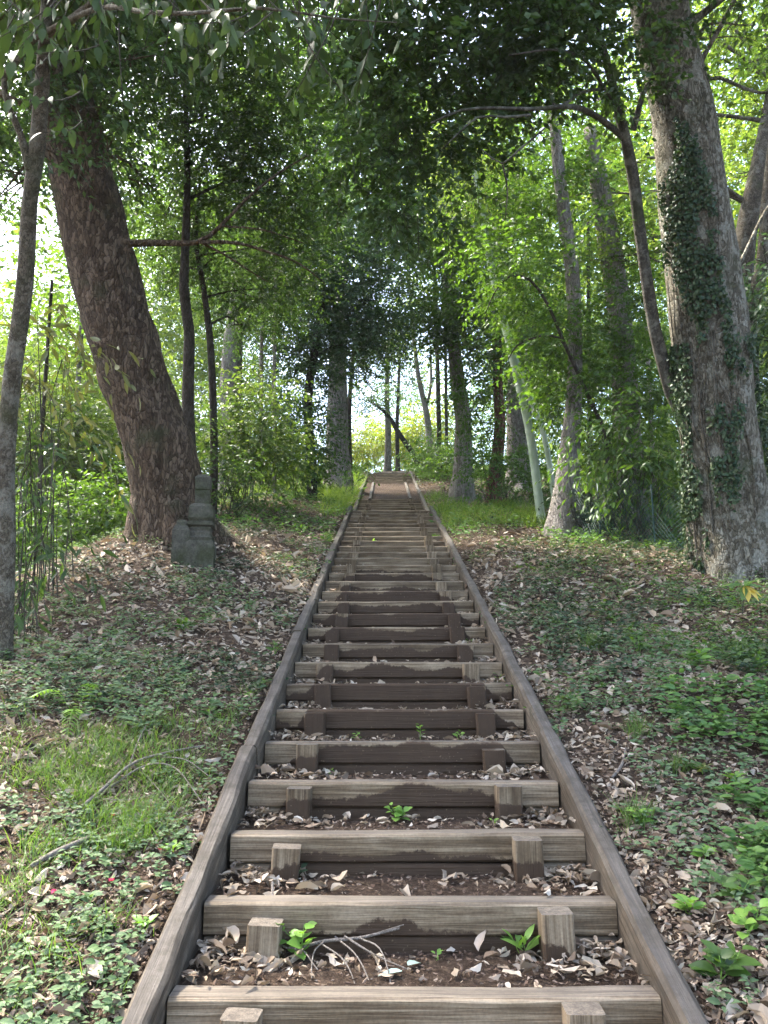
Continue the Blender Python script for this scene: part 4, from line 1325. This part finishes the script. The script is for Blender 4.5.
block(mc2[0], mc2[1], zpx(528), zpx(521), [(0, .05), (.7, .05), (1, .03)], 4, .2, 4).build('knob', M['stone'], mk, smooth=False)

# ------------------------------------------------------------------ ground cover
M['l_near2'] = leaf_mat('seedling_leaf', [(.05, .11, .03), (.08, .16, .04), (.12, .20, .05)], .35, (1.4, 1.5, .6), .5, .25)


def stuff(mb, name, mats, label, smooth=False):
    o = mb.build(name, mats, smooth=smooth)
    return tag(o, label, None, kind='stuff')


def bank_pts(n, y0, y1, side=0, p=1., lim=6.0):
    """ground points beside the stairs, thinning with distance"""
    u = R.random(n)
    y = y0 * (y1 / y0) ** u
    xw = np.minimum(.62 * y + .6, lim)
    s = np.where(R.random(n) < .5, -1, 1) if side == 0 else np.full(n, side)
    d = HW + .075 + np.maximum(xw - .8, .5) * R.random(n) ** p
    x = CX + s * d
    return x, y


def gnorm(x, y, e=.04):
    dx = (hgt(x + e, y) - hgt(x - e, y)) / (2 * e)
    dy = (hgt(x, y + e) - hgt(x, y - e)) / (2 * e)
    return unit(np.stack([-dx, -dy, np.ones_like(dx)], -1))


def flat_leaves(mb, x, y, z, nrm, ln, asp, tm, m=0, tilt=.35, lift=.004):
    n = len(x)
    a = R.uniform(0, 2 * math.pi, n)
    d = np.stack([np.cos(a), np.sin(a), np.zeros(n)], -1)
    nm = unit(nrm + R.normal(size=(n, 3)) * tilt)
    d = unit(d - nm * (d * nm).sum(-1, keepdims=True))
    p = np.stack([x, y, z], -1) + nrm * (lift + R.random((n, 1)) * .012)
    V, Q = leaves(p, d, nm, ln, ln * asp, tm)
    mb.add(V, Q, m)


# dead leaves over the banks
mb = MB()
for n0, ya_, yb_, tms in ((30000, 1.6, 5.2, DEADT), (80000, 4.6, 26, DEADF)):
    x, y = bank_pts(n0, ya_, yb_, 0)
    keep = R.random(len(x)) < np.clip(.66 + 1.5 * fbm(x * 1.5, y * 1.5, 21), .12, 1)
    x, y = x[keep], y[keep]
    nr = gnorm(x, y)
    z = hgt(x, y)
    for q, tm in enumerate(tms):
        sl = slice(q, None, len(tms))
        n = len(x[sl])
        far = np.clip((y[sl] - 4.) / 5 + .92, .92, 1.55)
        flat_leaves(mb, x[sl], y[sl], z[sl], nr[sl], np.clip(.031 * np.exp(R.normal(size=n) * .45), .012, .10) * far, R.uniform(.3, .6, n), tm, 0, .33)
x, y = bank_pts(60000, 1.6, 16, 0)
n = len(x)
flat_leaves(mb, x, y, hgt(x, y), gnorm(x, y), R.uniform(.008, .03, n), R.uniform(.2, .6, n), CURL2, 1, .6)
stuff(mb, 'leaf_litter', [M['dead'], M['deadb']], 'pale and brown fallen leaves scattered over the soil banks')

# fallen leaves on the treads
mb = MB()
for n_ in range(N0, N1 + 1):
    yf, zf = s_front(n_)
    q = int(np.clip(420 / (1 + max(0, n_) * .25), 30, 420))
    xx = R.choice([-1, 1], q) * (HW - .01 - np.abs(R.normal(size=q)) * .20)
    mid = R.random(q) < .20
    xx = np.where(mid, R.uniform(-.66, .66, q), xx)
    xx = np.clip(xx, -HW + .02, HW - .02) + CX
    yy = yf + RUN - .02 - np.abs(R.normal(size=q)) * .13
    yy = np.clip(yy, yf + .08, yf + RUN - .015)
    zz = tread_h(xx, yy) + .004 + .028 * R.random(q) * np.clip((np.abs(xx - CX) - .35) * 3, 0, 1)
    ln = np.clip(.036 * np.exp(R.normal(size=q) * .42), .014, .085)
    for t_, tm in enumerate(DEADT):
        k_ = slice(t_, None, len(DEADT))
        flat_leaves(mb, xx[k_], yy[k_], zz[k_], np.repeat(UPV[None], len(xx[k_]), 0), ln[k_], R.uniform(.28, .6, len(xx[k_])), tm, 0, .26)
    q = int(np.clip(900 / (1 + max(0, n_) * .25), 60, 900))
    xx = CX + R.uniform(-.69, .69, q)
    yy = yf + R.uniform(.10, RUN - .005, q)
    flat_leaves(mb, xx, yy, tread_h(xx, yy), np.repeat(UPV[None], q, 0), R.uniform(.006, .026, q), R.uniform(.2, .5, q), CURL2, 1, .6)
stuff(mb, 'leaf_litter', [M['dead'], M['deadb']], 'fallen leaves and bark crumbs gathered in the corners of the treads')


def rosettes(mb, x, y, z, nr, ln, k, asp, tm, m=0, rise=.5, hgt_=.02):
    n = len(x)
    a0 = R.uniform(0, 6.28, n)
    for i in range(k):
        a = a0 + i * 2.4 + R.normal(size=n) * .3
        d = unit(np.stack([np.cos(a), np.sin(a), R.uniform(.0, rise, n)], -1))
        hh = R.uniform(.2, 1., n) * hgt_
        p = np.stack([x, y, z], -1) + nr * hh[:, None] + d * (ln * .25)[:, None]
        l = ln * R.uniform(.65, 1.2, n)
        nm = unit(nr + R.normal(size=(n, 3)) * .3)
        V, Q = leaves(p, d, nm, l, l * asp, tm)
        mb.add(V, Q, m)


def cover(N, y0, y1, side, mask, ln, k, asp, m, name, label, tm=LO, hg=.03, p=1., rise=.5):
    x, y = bank_pts(N, y0, y1, side, p)
    ok = mask(x, y)
    x, y = x[ok], y[ok]
    n = len(x)
    mb = MB()
    rosettes(mb, x, y, hgt(x, y), gnorm(x, y), R.uniform(*ln, n), k, asp, tm, 0, rise, hg)
    stuff(mb, name, [m], label)


cover(3900, 1.7, 9, -1, lambda x, y: fbm(x * 1.9, y * 1.9, 31) + .04 * (y < 4.2) - .08 * (y > 5) > .03, (.016, .034), 6, .55, M['l_cov'], 'ground_cover', 'small creeping plants over the left bank among the fallen leaves', HI, .05)
cover(2600, 1.8, 7, 1, lambda x, y: (fbm(x * 1.4, y * 1.4, 33) + np.where((y < 4.2) & (x > 1.15), .12, -.10) > 0), (.018, .038), 6, .55, M['l_cov'], 'ground_cover', 'small creeping plants over the near right bank', HI, .05)
cover(1900, 1.9, 4.6, 1, lambda x, y: (x > 1.12 + .16 * (y - 2)) & (fbm(x * 2.2, y * 2.2, 71) > -.06), (.035, .06), 7, .55, M['l_near2'], 'ground_cover', 'larger fresh green seedlings crowding the near right bank', HI, .10)
cover(6500, 3.2, 13, 1, lambda x, y: (1.3 * fbm(x * 1.7, y * 1.7, 35) + .16 * np.clip((x - 1.6) / .8, -1, 1) + np.where(y > 9.5, -.1, .0) - .5 * np.clip((5 - y) / 1.8, 0, 1) > .03), (.03, .06), 6, .5, M['l_ivy'], 'ground_ivy', 'dark ivy carpet around the foot of the ivy wrapped tree', LO, .09)
cover(4200, 3.4, 13, 1, lambda x, y: (1.3 * fbm(x * 1.8, y * 1.8, 37) + .15 * np.clip((x - 1.5) / .8, -1, 1) - .4 * np.clip((5 - y) / 1.8, 0, 1) > .08), (.025, .055), 6, .5, M['l_mid'], 'ground_cover', 'green low leaves mixed with the ivy on the right bank', LO, .12)
cover(3800, 4.2, 12, -1, lambda x, y: (1.3 * fbm(x * 1.8, y * 1.8, 39) + .05 * np.clip((-x - 1.6) / 1., -1, 1) > .03), (.025, .05), 6, .5, M['l_ivy'], 'ground_ivy', 'dark low leaves on the shaded left bank below the leaning tree', LO, .07)
cover(6500, 4.0, 13, -1, lambda x, y: 1.4 * fbm(x * 2.1, y * 2.1, 61) > .03, (.022, .048), 6, .5, M['l_cov'], 'ground_cover', 'grey-green seedlings through the litter of the middle left bank', LO, .08)
cover(5000, 4.0, 13, 1, lambda x, y: 1.4 * fbm(x * 2.1, y * 2.1, 63) > .06, (.022, .048), 6, .5, M['l_cov'], 'ground_cover', 'grey-green seedlings through the litter of the middle right bank', LO, .08)
cover(2600, 9.5, 24, -1, lambda x, y: (x > -3.4) & (fbm(x * 1.1, y * 1.1, 41) + .1 * (y > 12) > -.05), (.05, .09), 6, .42, M['l_near2'], 'ground_cover', 'fresh green low plants on the left bank beside the upper steps', LO, .14)
cover(3000, 9, 24, 1, lambda x, y: (x < 4.5) & (fbm(x * 1.1, y * 1.1, 43) + .06 * (y > 12) > .0), (.05, .09), 6, .42, M['l_near2'], 'ground_cover', 'fresh green low plants on the right bank beside the upper steps', LO, .14)
cover(5500, 22, 36, 0, lambda x, y: np.abs(x - path_x(y)) > .9, (.09, .16), 6, .45, M['l_mid'], 'ground_cover', 'green low plants along the hilltop path', LO, .2)


def grass(N, pts, L, name, label, w=.006, tuft=14, spread=.05, m=None, lean=.45, root=None):
    x, y = pts
    n = len(x)
    X_ = np.repeat(x, tuft) + R.normal(size=n * tuft) * spread
    Y_ = np.repeat(y, tuft) + R.normal(size=n * tuft) * spread
    N_ = n * tuft
    d = unit(np.stack([R.normal(size=N_) * lean, R.normal(size=N_) * lean, np.ones(N_)], -1))
    nm = unit(np.stack([-d[:, 0], -d[:, 1], np.full(N_, .4)], -1) + R.normal(size=(N_, 3)) * .15)
    ln = R.uniform(.45, 1.15, N_) * L
    V, Q = leaves(np.stack([X_, Y_, hgt(X_, Y_) - .005], -1), d, nm, ln, w * R.uniform(.6, 1.2, N_), BLADE)
    mb = MB()
    mb.add(V, Q)
    if root is not None:
        return mb.build('blades', [m or M['grass']], root, smooth=False)
    stuff(mb, name, [m or M['grass']], label)


c = G(60, 830)[0]
n = 620
gx, gy = c[0] + R.normal(size=n) * .42, c[1] + R.normal(size=n) * .55
ok = (gx < CX - HW - .2) & (fbm(gx * 2, gy * 2, 51) > -.12)
grass(0, (gx[ok], gy[ok]), .13, 'grass', 'fine green grass growing through the litter at lower left', .0042, 16, .035, lean=.6)
x, y = bank_pts(1800, 12.3, 24, -1)
ok = (x > -2.9) & (fbm(x * .9, y * .9, 53) > -.1)
grass(0, (x[ok], y[ok]), .30, 'grass', 'grass tinted paler as if sunlit on the left bank beside the upper steps', .012, 14, .09, lean=.5, m=M['grass_far'])
x, y = bank_pts(1100, 11, 19, 1)
ok = (x < 2.6) & (fbm(x * .9, y * .9, 55) > -.02)
grass(0, (x[ok], y[ok]), .26, 'grass', 'grass tinted paler as if sunlit on the right bank beside the upper steps', .012, 14, .08, lean=.5, m=M['grass_far'])
# short green fringe along the beams
x = CX - HW - .13 - np.abs(R.normal(size=60)) * .06
y = R.uniform(5.2, 11, 60)
ok = fbm(x * .2, y * .9, 57) > .02
grass(0, (x[ok], y[ok]), .11, 'grass', 'short grass fringe against the outside of the left stair beam', .005, 14, .03)


# ------------------------------------------------------------------ single plants, twigs, leaves
def at(px, py, tread=False):
    q = G(px, py, fn=tread_h if tread else hgt)[0]
    if tread and q[1] < Y2 - .7:
        n = math.floor((q[1] - Y1) / RUN)
        fr = (q[1] - Y1) / RUN - n
        if fr < .26:
            q[1] = Y1 + n * RUN - .03
            q[2] = float(tread_h(q[0], q[1]))
    return q


def weed(px, py, label, size, k=8, asp=.62, m='l_weed', tread=False, rise=.9, tall=.6, group=None, name='weed', tm=HI, cat='weed', ll=.035):
    p = at(px, py, tread)
    root = thing(name, label, cat, p, group)
    lf, st = MB(), MB()
    ns = max(1, k // 5)
    for s in range(ns):
        d = unit(np.array([R.normal() * .4, R.normal() * .4 - .1, 1.]))
        h = size * R.uniform(.6, 1.) * tall
        tip = p + d * h
        V, Q, _ = tube([p, p + d * h * .5 + R.normal(size=3) * .006, tip], [.0022, .0018, .001], 5, .02)
        st.add(V, Q)
        n = max(3, k // ns)
        t = np.linspace(.25, 1, n)
        a = np.arange(n) * 2.4 + R.random() * 6
        ld = unit(np.stack([np.cos(a), np.sin(a) , R.uniform(.1, rise, n)], -1))
        q = p + d * (t * h)[:, None] + ld * .008
        ln = ll * R.uniform(.75, 1.25, n) * (1.15 - .45 * t)
        nm = unit(UPV + R.normal(size=(n, 3)) * .25 - np.array([0, .25, 0]))
        V, Q = leaves(q, ld, nm, ln, ln * asp, tm)
        lf.add(V, Q)
    st.build('stem', M['l_weed'], root)
    lf.build('foliage', M[m], root)
    return root


weed(303, 962, 'bright round leaved weed on the lowest full tread, right of the left post', .24, 18, .8, tread=True, ll=.052)
weed(525, 955, 'rosette of long pointed leaves on the lowest full tread, beside the right post', .16, 11, .32, tread=True, ll=.09, tall=.35, rise=1.5)
weed(398, 822, 'bright clover-like weed in the middle of the fourth tread with a tall stalk', .14, 20, .8, tread=True, ll=.042)
weed(420, 736, 'upright thin weed against the middle of a damp riser', .16, 8, .5, tread=True, ll=.034)
weed(357, 738, 'small twin leaved seedling left of the upright thin weed', .10, 8, .8, tread=True, ll=.026)
weed(458, 737, 'small seedling right of the upright thin weed', .07, 8, .7, tread=True, ll=.028)
weed(603, 891, 'small green weed in the right corner of the second tread against the beam', .08, 10, .7, tread=True, ll=.036, m='l_mid')
weed(299, 846, 'bluish green weed wedged behind the left post of the third step', .09, 8, .6, tread=True, ll=.04, m='l_blue')
weed(436, 962, 'tiny sprout in the middle of the lowest full tread', .05, 4, .7, tread=True, ll=.022)
weed(548, 873, 'tiny sprout beside the right post of the third step', .05, 4, .8, tread=True, ll=.02)
weed(494, 826, 'tiny sprout near the right post of the fourth step', .06, 4, .7, tread=True, ll=.02)
weed(333, 770, 'tiny pale seedling near the left post of a damp step', .05, 4, .9, tread=True, ll=.024)
weed(468, 640, 'green tuft in the right end of a tread against the beam', .12, 12, .5, tread=True, ll=.06)
weed(500, 675, 'yellow-green tuft against the inside of the right stair beam', .12, 8, .5, tread=True, ll=.06)
weed(437, 535, 'small bright plant on the right of the upper treads', .2, 12, .5, tread=True, ll=.10)
weed(372, 540, 'small bright plant on the left of the upper treads', .16, 10, .5, tread=True, ll=.09)

# bigger single plants of the banks
for px, py, lab, sz, k, asp, m, ll in (
        (640, 800 + 25, 'lush light green weed against the right beam below a grass tuft', .12, 16, .55, 'l_weed', .05),
        (720, 985, 'large broad leaved green weed at the lower right corner', .22, 18, .7, 'l_mid', .075),
        (745, 940, 'light green seedling with three lobed leaves near the lower right corner', .2, 14, .8, 'l_weed', .055),
        (692, 915, 'bright rosette weed on the right bank left of the lower right corner', .12, 16, .6, 'l_weed', .05),
        (738, 905, 'shiny evergreen seedling at the right edge with oval leaves', .2, 14, .5, 'l_mid', .07),
        (705, 862, 'pair of bright seedlings in the litter of the right bank', .12, 10, .55, 'l_weed', .05),
        (750, 855, 'dark glossy seedling at the right edge above the bright ones', .18, 12, .5, 'l_mid', .075),
        (703, 775, 'pale reddish green rosette beside a fallen leaf on the right bank', .08, 12, .55, 'l_oliv', .05),
        (740, 790, 'yellowish green seedling at the right edge of the bare soil', .14, 12, .5, 'l_weed', .055),
        (700, 640 + 30, 'spreading light green seedling on the ivy of the right bank', .3, 18, .45, 'l_weed', .09),
        (640, 655, 'leafy light green seedling left of the spreading one on the right bank', .26, 16, .45, 'l_mid', .085),
        (668, 690, 'small light seedling below the two spreading ones', .16, 10, .5, 'l_weed', .06),
        (575, 705, 'little bright weed close outside the right beam', .10, 8, .6, 'l_weed', .04),
        (603, 690, 'little round leaved weed in the litter right of the steps', .10, 8, .7, 'l_mid', .04),
        (185, 632, 'light green spreading weed in the middle of the shaded left bank', .22, 20, .45, 'l_mid', .08),
        (212, 720, 'upright narrow leaved seedling on the left bank near the beam', .14, 8, .4, 'l_mid', .06),
        (262, 690, 'green plant pressed against the outside of the left beam', .14, 12, .5, 'l_mid', .055),
        (275, 655, 'round green plant outside the left beam, higher up', .18, 14, .5, 'l_mid', .06),
        (175, 855, 'yellow-green seedling on the left bank near the red petals', .10, 8, .45, 'l_weed', .05),
        (145, 935, 'bright leafy weed beside the lowest part of the left beam', .10, 12, .6, 'l_weed', .04),
        (90, 905, 'glossy oval leaved plant low on the left bank', .08, 8, .55, 'l_cov', .05),
        (250, 860 - 160, 'pair of pale leaves growing by the left beam', .10, 6, .5, 'l_weed', .045)):
    weed(px, py, lab, sz, k, asp, m, ll=ll, group='single weeds on the banks', tall=.5)

for px, py, lab, L in ((632, 738, 'fine bright grass tuft on bare soil, uppermost of three on the right bank', .14), (636, 828, 'fine bright grass tuft close to the right beam, lowest of three', .15), (673, 772, 'small grass tuft on bare soil between the other two tufts', .10),
                      (590, 650, 'low grass tuft at the edge of the ivy on the right bank', .16), (740, 662, 'rank grass tuft at the right edge below the ivy wrapped tree', .2)):
    p = at(px, py)
    r = thing('grass_tuft', label=lab, cat='grass tuft', loc=p, group='grass tufts on the right bank')
    n = 9
    grass(0, (p[0] + R.normal(size=n) * .02, p[1] + R.normal(size=n) * .02), L, '', '', .0035, 12, .018, lean=.3, root=r)

# fern with pale fronds
p = at(72, 745)
fr_ = thing('fern', 'pale green fern with arching fronds on the left bank', 'fern', p)
for tip in ((28, 712, .10), (66, 740, .0), (96, 702, .10)):
    e = at(tip[0], tip[1]) + UPV * tip[2] * .7
    s0 = at(75, 712) if tip[1] > 730 else at(72, 722)
    s0 = at(76, 718)
    mid = (s0 + e) / 2 + UPV * .09
    sp_, _ = spline([s0, mid, e], [1, 1, 1], .02)
    n = len(sp_)
    tt = unit(np.gradient(sp_, axis=0))
    sd_ = unit(np.cross(tt, UPV))
    lf = MB()
    V, Q, _ = tube([s0, mid, e], [.002, .0016, .0008], 5, .03)
    lf.add(V, Q)
    for s in (-1, 1):
        wl = .05 * np.sin(np.linspace(.5, 3.0, n)) + .012
        V, Q = leaves(sp_, unit(sd_ * s + tt * .45 - UPV * .1), unit(UPV + R.normal(size=(n, 3)) * .12), wl, .016, HI)
        lf.add(V, Q)
    lf.build('frond', M['l_weed'], fr_)

# sapling with big green and yellow leaves at the right edge
p = at(742, 618)
sp_ = thing('sapling', 'sapling with long green and yellow leaves below the ivy wrapped tree', 'sapling', p)
st, lg, ly = MB(), MB(), MB()
tip = p + np.array([.02, -.05, .24])
V, Q, _ = tube([p, tip], [.005, .003], 6, .05)
st.add(V, Q)
for a, b, m_ in ((-2.4, .1, lg), (-1.2, .35, lg), (.2, .1, lg), (.9, .4, lg), (2.4, .2, lg), (-1.7, -.9, ly), (-.9, -.8, ly), (-.3, -.5, ly), (-2.1, -.8, lg)):
    d = unit(np.array([math.cos(a), math.sin(a) * .8, b]))
    V, Q = leaves([tip], d[None], unit(UPV + np.array([0, -.6, 0]))[None], np.array([.20 if b > -.3 else .15]), np.array([.06]), HI)
    m_.add(V, Q)
st.build('stem', M['twigd'], sp_)
lg.build('leaf', M['l_mid'], sp_)
M['l_yell'] = leaf_mat('yellow_leaf', [(.55, .42, .06), (.5, .34, .05), (.40, .42, .08)], .3, (1.2, 1.1, .6))
yo = ly.build('leaf', M['l_yell'], sp_)
yo['label'] = 'yellowed leaves'


def stick(name, label, lines, m='twig', tread=False, lift=.012, cat='twig', arch=.0):
    p0 = at(*lines[0][0][:2], tread)
    root = thing(name, label, cat, p0)
    mb = MB()
    for i, ln in enumerate(lines):
        pts = []
        for j, q in enumerate(ln):
            w = at(q[0], q[1], tread)
            w = w + UPV * (lift + (q[3] if len(q) > 3 else 0))
            pts.append(w)
        r = [q[2] for q in ln]
        V, Q, _ = tube(pts, r, 8, .03, .10, wob=.006 if len(pts) > 2 else .004, seed=int(R.integers(0, 99)))
        mb.add(V, Q)
    mb.build('branch', M[m], root)


stick('fallen_stick', 'short thick bare stick lying on the grassy left bank', [[(30, 878, .009, .02), (55, 866, .0105, .028), (90, 850, .009, .028)]], cat='stick')
stick('fallen_branch', 'long dry fallen branch with arching twigs on the left bank, above the short stick', [
    [(62, 832, .008, .02), (100, 800, .008, .025), (130, 775, .0065, .03), (160, 765, .005, .035), (205, 755, .003, .03)],
    [(110, 792, .005), (145, 778, .004, .03), (175, 783, .003, .05), (205, 815, .002, .02)],
    [(125, 780, .004), (138, 752, .003, .04), (146, 735, .002, .03)],
    [(160, 766, .003, .02), (185, 775, .0025, .05), (212, 790, .0015, .03)],
    [(100, 802, .003), (130, 808, .0025, .02), (165, 800, .0018, .02)],
    [(140, 775, .003), (158, 800, .002, .03), (178, 822, .0012, .01)]], cat='branch')
stick('fallen_branch', 'forked dry twigs lying across the lowest full tread', [
    [(400, 956, .004, .07), (360, 952, .0055, .045), (325, 955, .006, .035), (295, 962, .005, .02)],
    [(345, 952, .004, .05), (375, 966, .003, .02), (408, 976, .002, .005)],
    [(335, 954, .003, .04), (362, 974, .0025, .01), (392, 985, .002, .002)],
    [(360, 954, .003, .045), (385, 972, .0022, .03), (402, 990, .0018, .0)],
    [(318, 956, .003, .03), (350, 978, .002, .01), (372, 985, .0016, .0)],
    [(325, 956, .0025, .035), (312, 974, .002, .02), (322, 990, .0016, .01)],
    [(372, 956, .0025, .05), (388, 952, .002, .07), (404, 950, .0015, .085)]], tread=True, cat='branch')
stick('fallen_twig', 'thin bent twig hanging over the front of the second step beside the left post', [[(272, 893, .006, .02), (280, 898, .004, .03), (300, 960, .0025, .02), (318, 978, .002, .01)]], tread=True)
stick('fallen_twig', 'short dark twig lying on the bare soil of the right bank', [[(660, 722, .006), (690, 705, .007), (720, 698, .005)]], 'twigd')
stick('fallen_stick', 'pale split stick lying near the right beam on the right bank', [[(612, 782, .006), (622, 768, .007), (626, 750, .004)]], cat='stick')
stick('fallen_stick', 'grey stick lying on the shaded left bank near the slim edge tree', [[(20, 672, .018), (45, 645, .016)]], cat='stick')


def one_leaf(px, py, label, L, asp, m, tread=False, tm=CURL, ang=None, up=.0, name='fallen_leaf', cat='leaf', group=None):
    p = at(px, py, tread)
    a = R.uniform(0, 6.28) if ang is None else ang
    nm = UPV if tread else gnorm(p[0], p[1])
    d = unit(np.array([math.cos(a), math.sin(a), up]))
    V, Q = leaves((p + UPV * .018)[None], d[None], unit(nm + R.normal(size=3) * .2)[None], np.array([L]), np.array([L * asp]), tm)
    ob = mesh_obj(name, V, [(Q, 0)], M[m], None, p)
    return tag(ob, label, cat, group)


M['l_silver'] = leaf_mat('silvery_leaf', [(.22, .30, .26), (.28, .36, .31)], .1, (1, 1, 1))
M['l_pale'] = leaf_mat('tan_leaf', [(.36, .27, .19), (.42, .33, .25)], .12, (1, 1, 1))
one_leaf(408, 972, 'silvery green fallen leaf on the lowest full tread, pointing up', .085, .42, 'l_silver', True, HI, 1.0)
one_leaf(402, 979, 'silvery green fallen leaf on the lowest full tread, lying flat to the left', .075, .42, 'l_silver', True, HI, 3.1)
one_leaf(478, 957, 'curled tan leaf standing up on the lowest full tread', .07, .55, 'l_pale', True, CURL, .6, 1.2)
one_leaf(96, 935, 'long tan curled leaf on the lower left bank', .11, .4, 'l_pale', False, CURL, 1.4)
one_leaf(20, 945, 'broad tan fallen leaf at the lower left corner', .12, .4, 'l_pale', False, CURL2, .5)
one_leaf(635, 795, 'pair-like white curled leaf above the grass tuft near the right beam', .11, .35, 'dead', False, CURL, 2.0, .4)
one_leaf(668, 800, 'brown curled leaf right of the white curled leaf', .11, .4, 'l_pale', False, CURL2, -.5)
one_leaf(612, 700, 'pale pointed fallen leaf on the soil right of the steps', .12, .4, 'dead', False, CURL, 1.2, .5)
one_leaf(688, 770, 'green fallen leaf on the bare soil of the right bank', .11, .42, 'l_mid', False, HI, -.4)
for px, py, lab in ((114, 822, 'pink petal beside the fallen branch on the left bank'), (160, 857, 'red petal close to the left beam'), (50, 901, 'pink petal below the short stick'), (108, 890, 'faded pink petal among the grass of the lower left bank')):
    one_leaf(px, py, lab, .026, .8, 'petal', False, CURL, name='petal', cat='petal', group='pink petals on the left bank')
SKY, SUN, SUN_ANG, EXPO, HAZE = .15, 3.3, 5.0, 2.95, .0006

# ---- haze: thin even air over the hill
lo_ = float(min(v.co.z for v in gr.data.vertices)) - 1
bm_v = [(-165, -65, lo_), (165, -65, lo_), (165, 265, lo_), (-165, 265, lo_), (-165, -65, 32), (165, -65, 32), (165, 265, 32), (-165, 265, 32)]
hm = bpy.data.materials.new('haze')
hm.use_nodes = True
nt = hm.node_tree
nt.nodes.clear()
ho = nt.nodes.new('ShaderNodeOutputMaterial')
pv = nt.nodes.new('ShaderNodeVolumePrincipled')
pv.inputs['Color'].default_value = (.92, .96, 1, 1)
pv.inputs['Density'].default_value = HAZE
nt.links.new(pv.outputs[0], ho.inputs['Volume'])
hz = mesh_obj('haze', bm_v, [(np.array([[0, 3, 2, 1], [4, 5, 6, 7], [0, 1, 5, 4], [1, 2, 6, 5], [2, 3, 7, 6], [3, 0, 4, 7]]), 0)], hm, smooth=False)
tag(hz, 'thin pale haze in the air of the wood', None, kind='stuff')

# ------------------------------------------------------------------ light, sky, render settings
SUN_EL, SUN_AZ = math.radians(58), math.radians(-62)      # azimuth from +Y towards +X
w = bpy.data.worlds.new('World')
SC.world = w
w.use_nodes = True
nt = w.node_tree
sky = nt.nodes.new('ShaderNodeTexSky')
sky.sky_type = 'NISHITA'
sky.sun_disc = False
sky.sun_elevation = SUN_EL
sky.sun_rotation = SUN_AZ
sky.air_density = 1.0
sky.dust_density = 4.0
sky.ozone_density = 1.0
nt.links.new(sky.outputs[0], nt.nodes['Background'].inputs[0])
nt.nodes['Background'].inputs[1].default_value = SKY
sd = bpy.data.lights.new('sun', 'SUN')
sd.energy = SUN
sd.angle = math.radians(SUN_ANG)
sd.color = (1, .95, .86)
so = bpy.data.objects.new('sun', sd)
COL.objects.link(so)
s = Vector((math.sin(SUN_AZ) * math.cos(SUN_EL), math.cos(SUN_AZ) * math.cos(SUN_EL), math.sin(SUN_EL)))
so.rotation_euler = s.to_track_quat('Z', 'Y').to_euler()
so.location = s * 60

vs = SC.view_settings
SC.display_settings.display_device = 'sRGB'
vs.view_transform = 'Standard'
vs.look = 'None'
vs.gamma = 1
vs.use_curve_mapping = False
vs.exposure = EXPO
SC.render.engine = 'CYCLES'
cy = SC.cycles
cy.max_bounces = 6
cy.diffuse_bounces = 3
cy.glossy_bounces = 2
cy.transmission_bounces = 4
cy.transparent_max_bounces = 4
cy.volume_bounces = 0
cy.sample_clamp_indirect = 6
cy.use_adaptive_sampling = True
cy.adaptive_threshold = .02
cy.use_denoising = True
SC.render.use_persistent_data = False
for o in ROOTS:
    if '_o' in o:
        del o['_o']
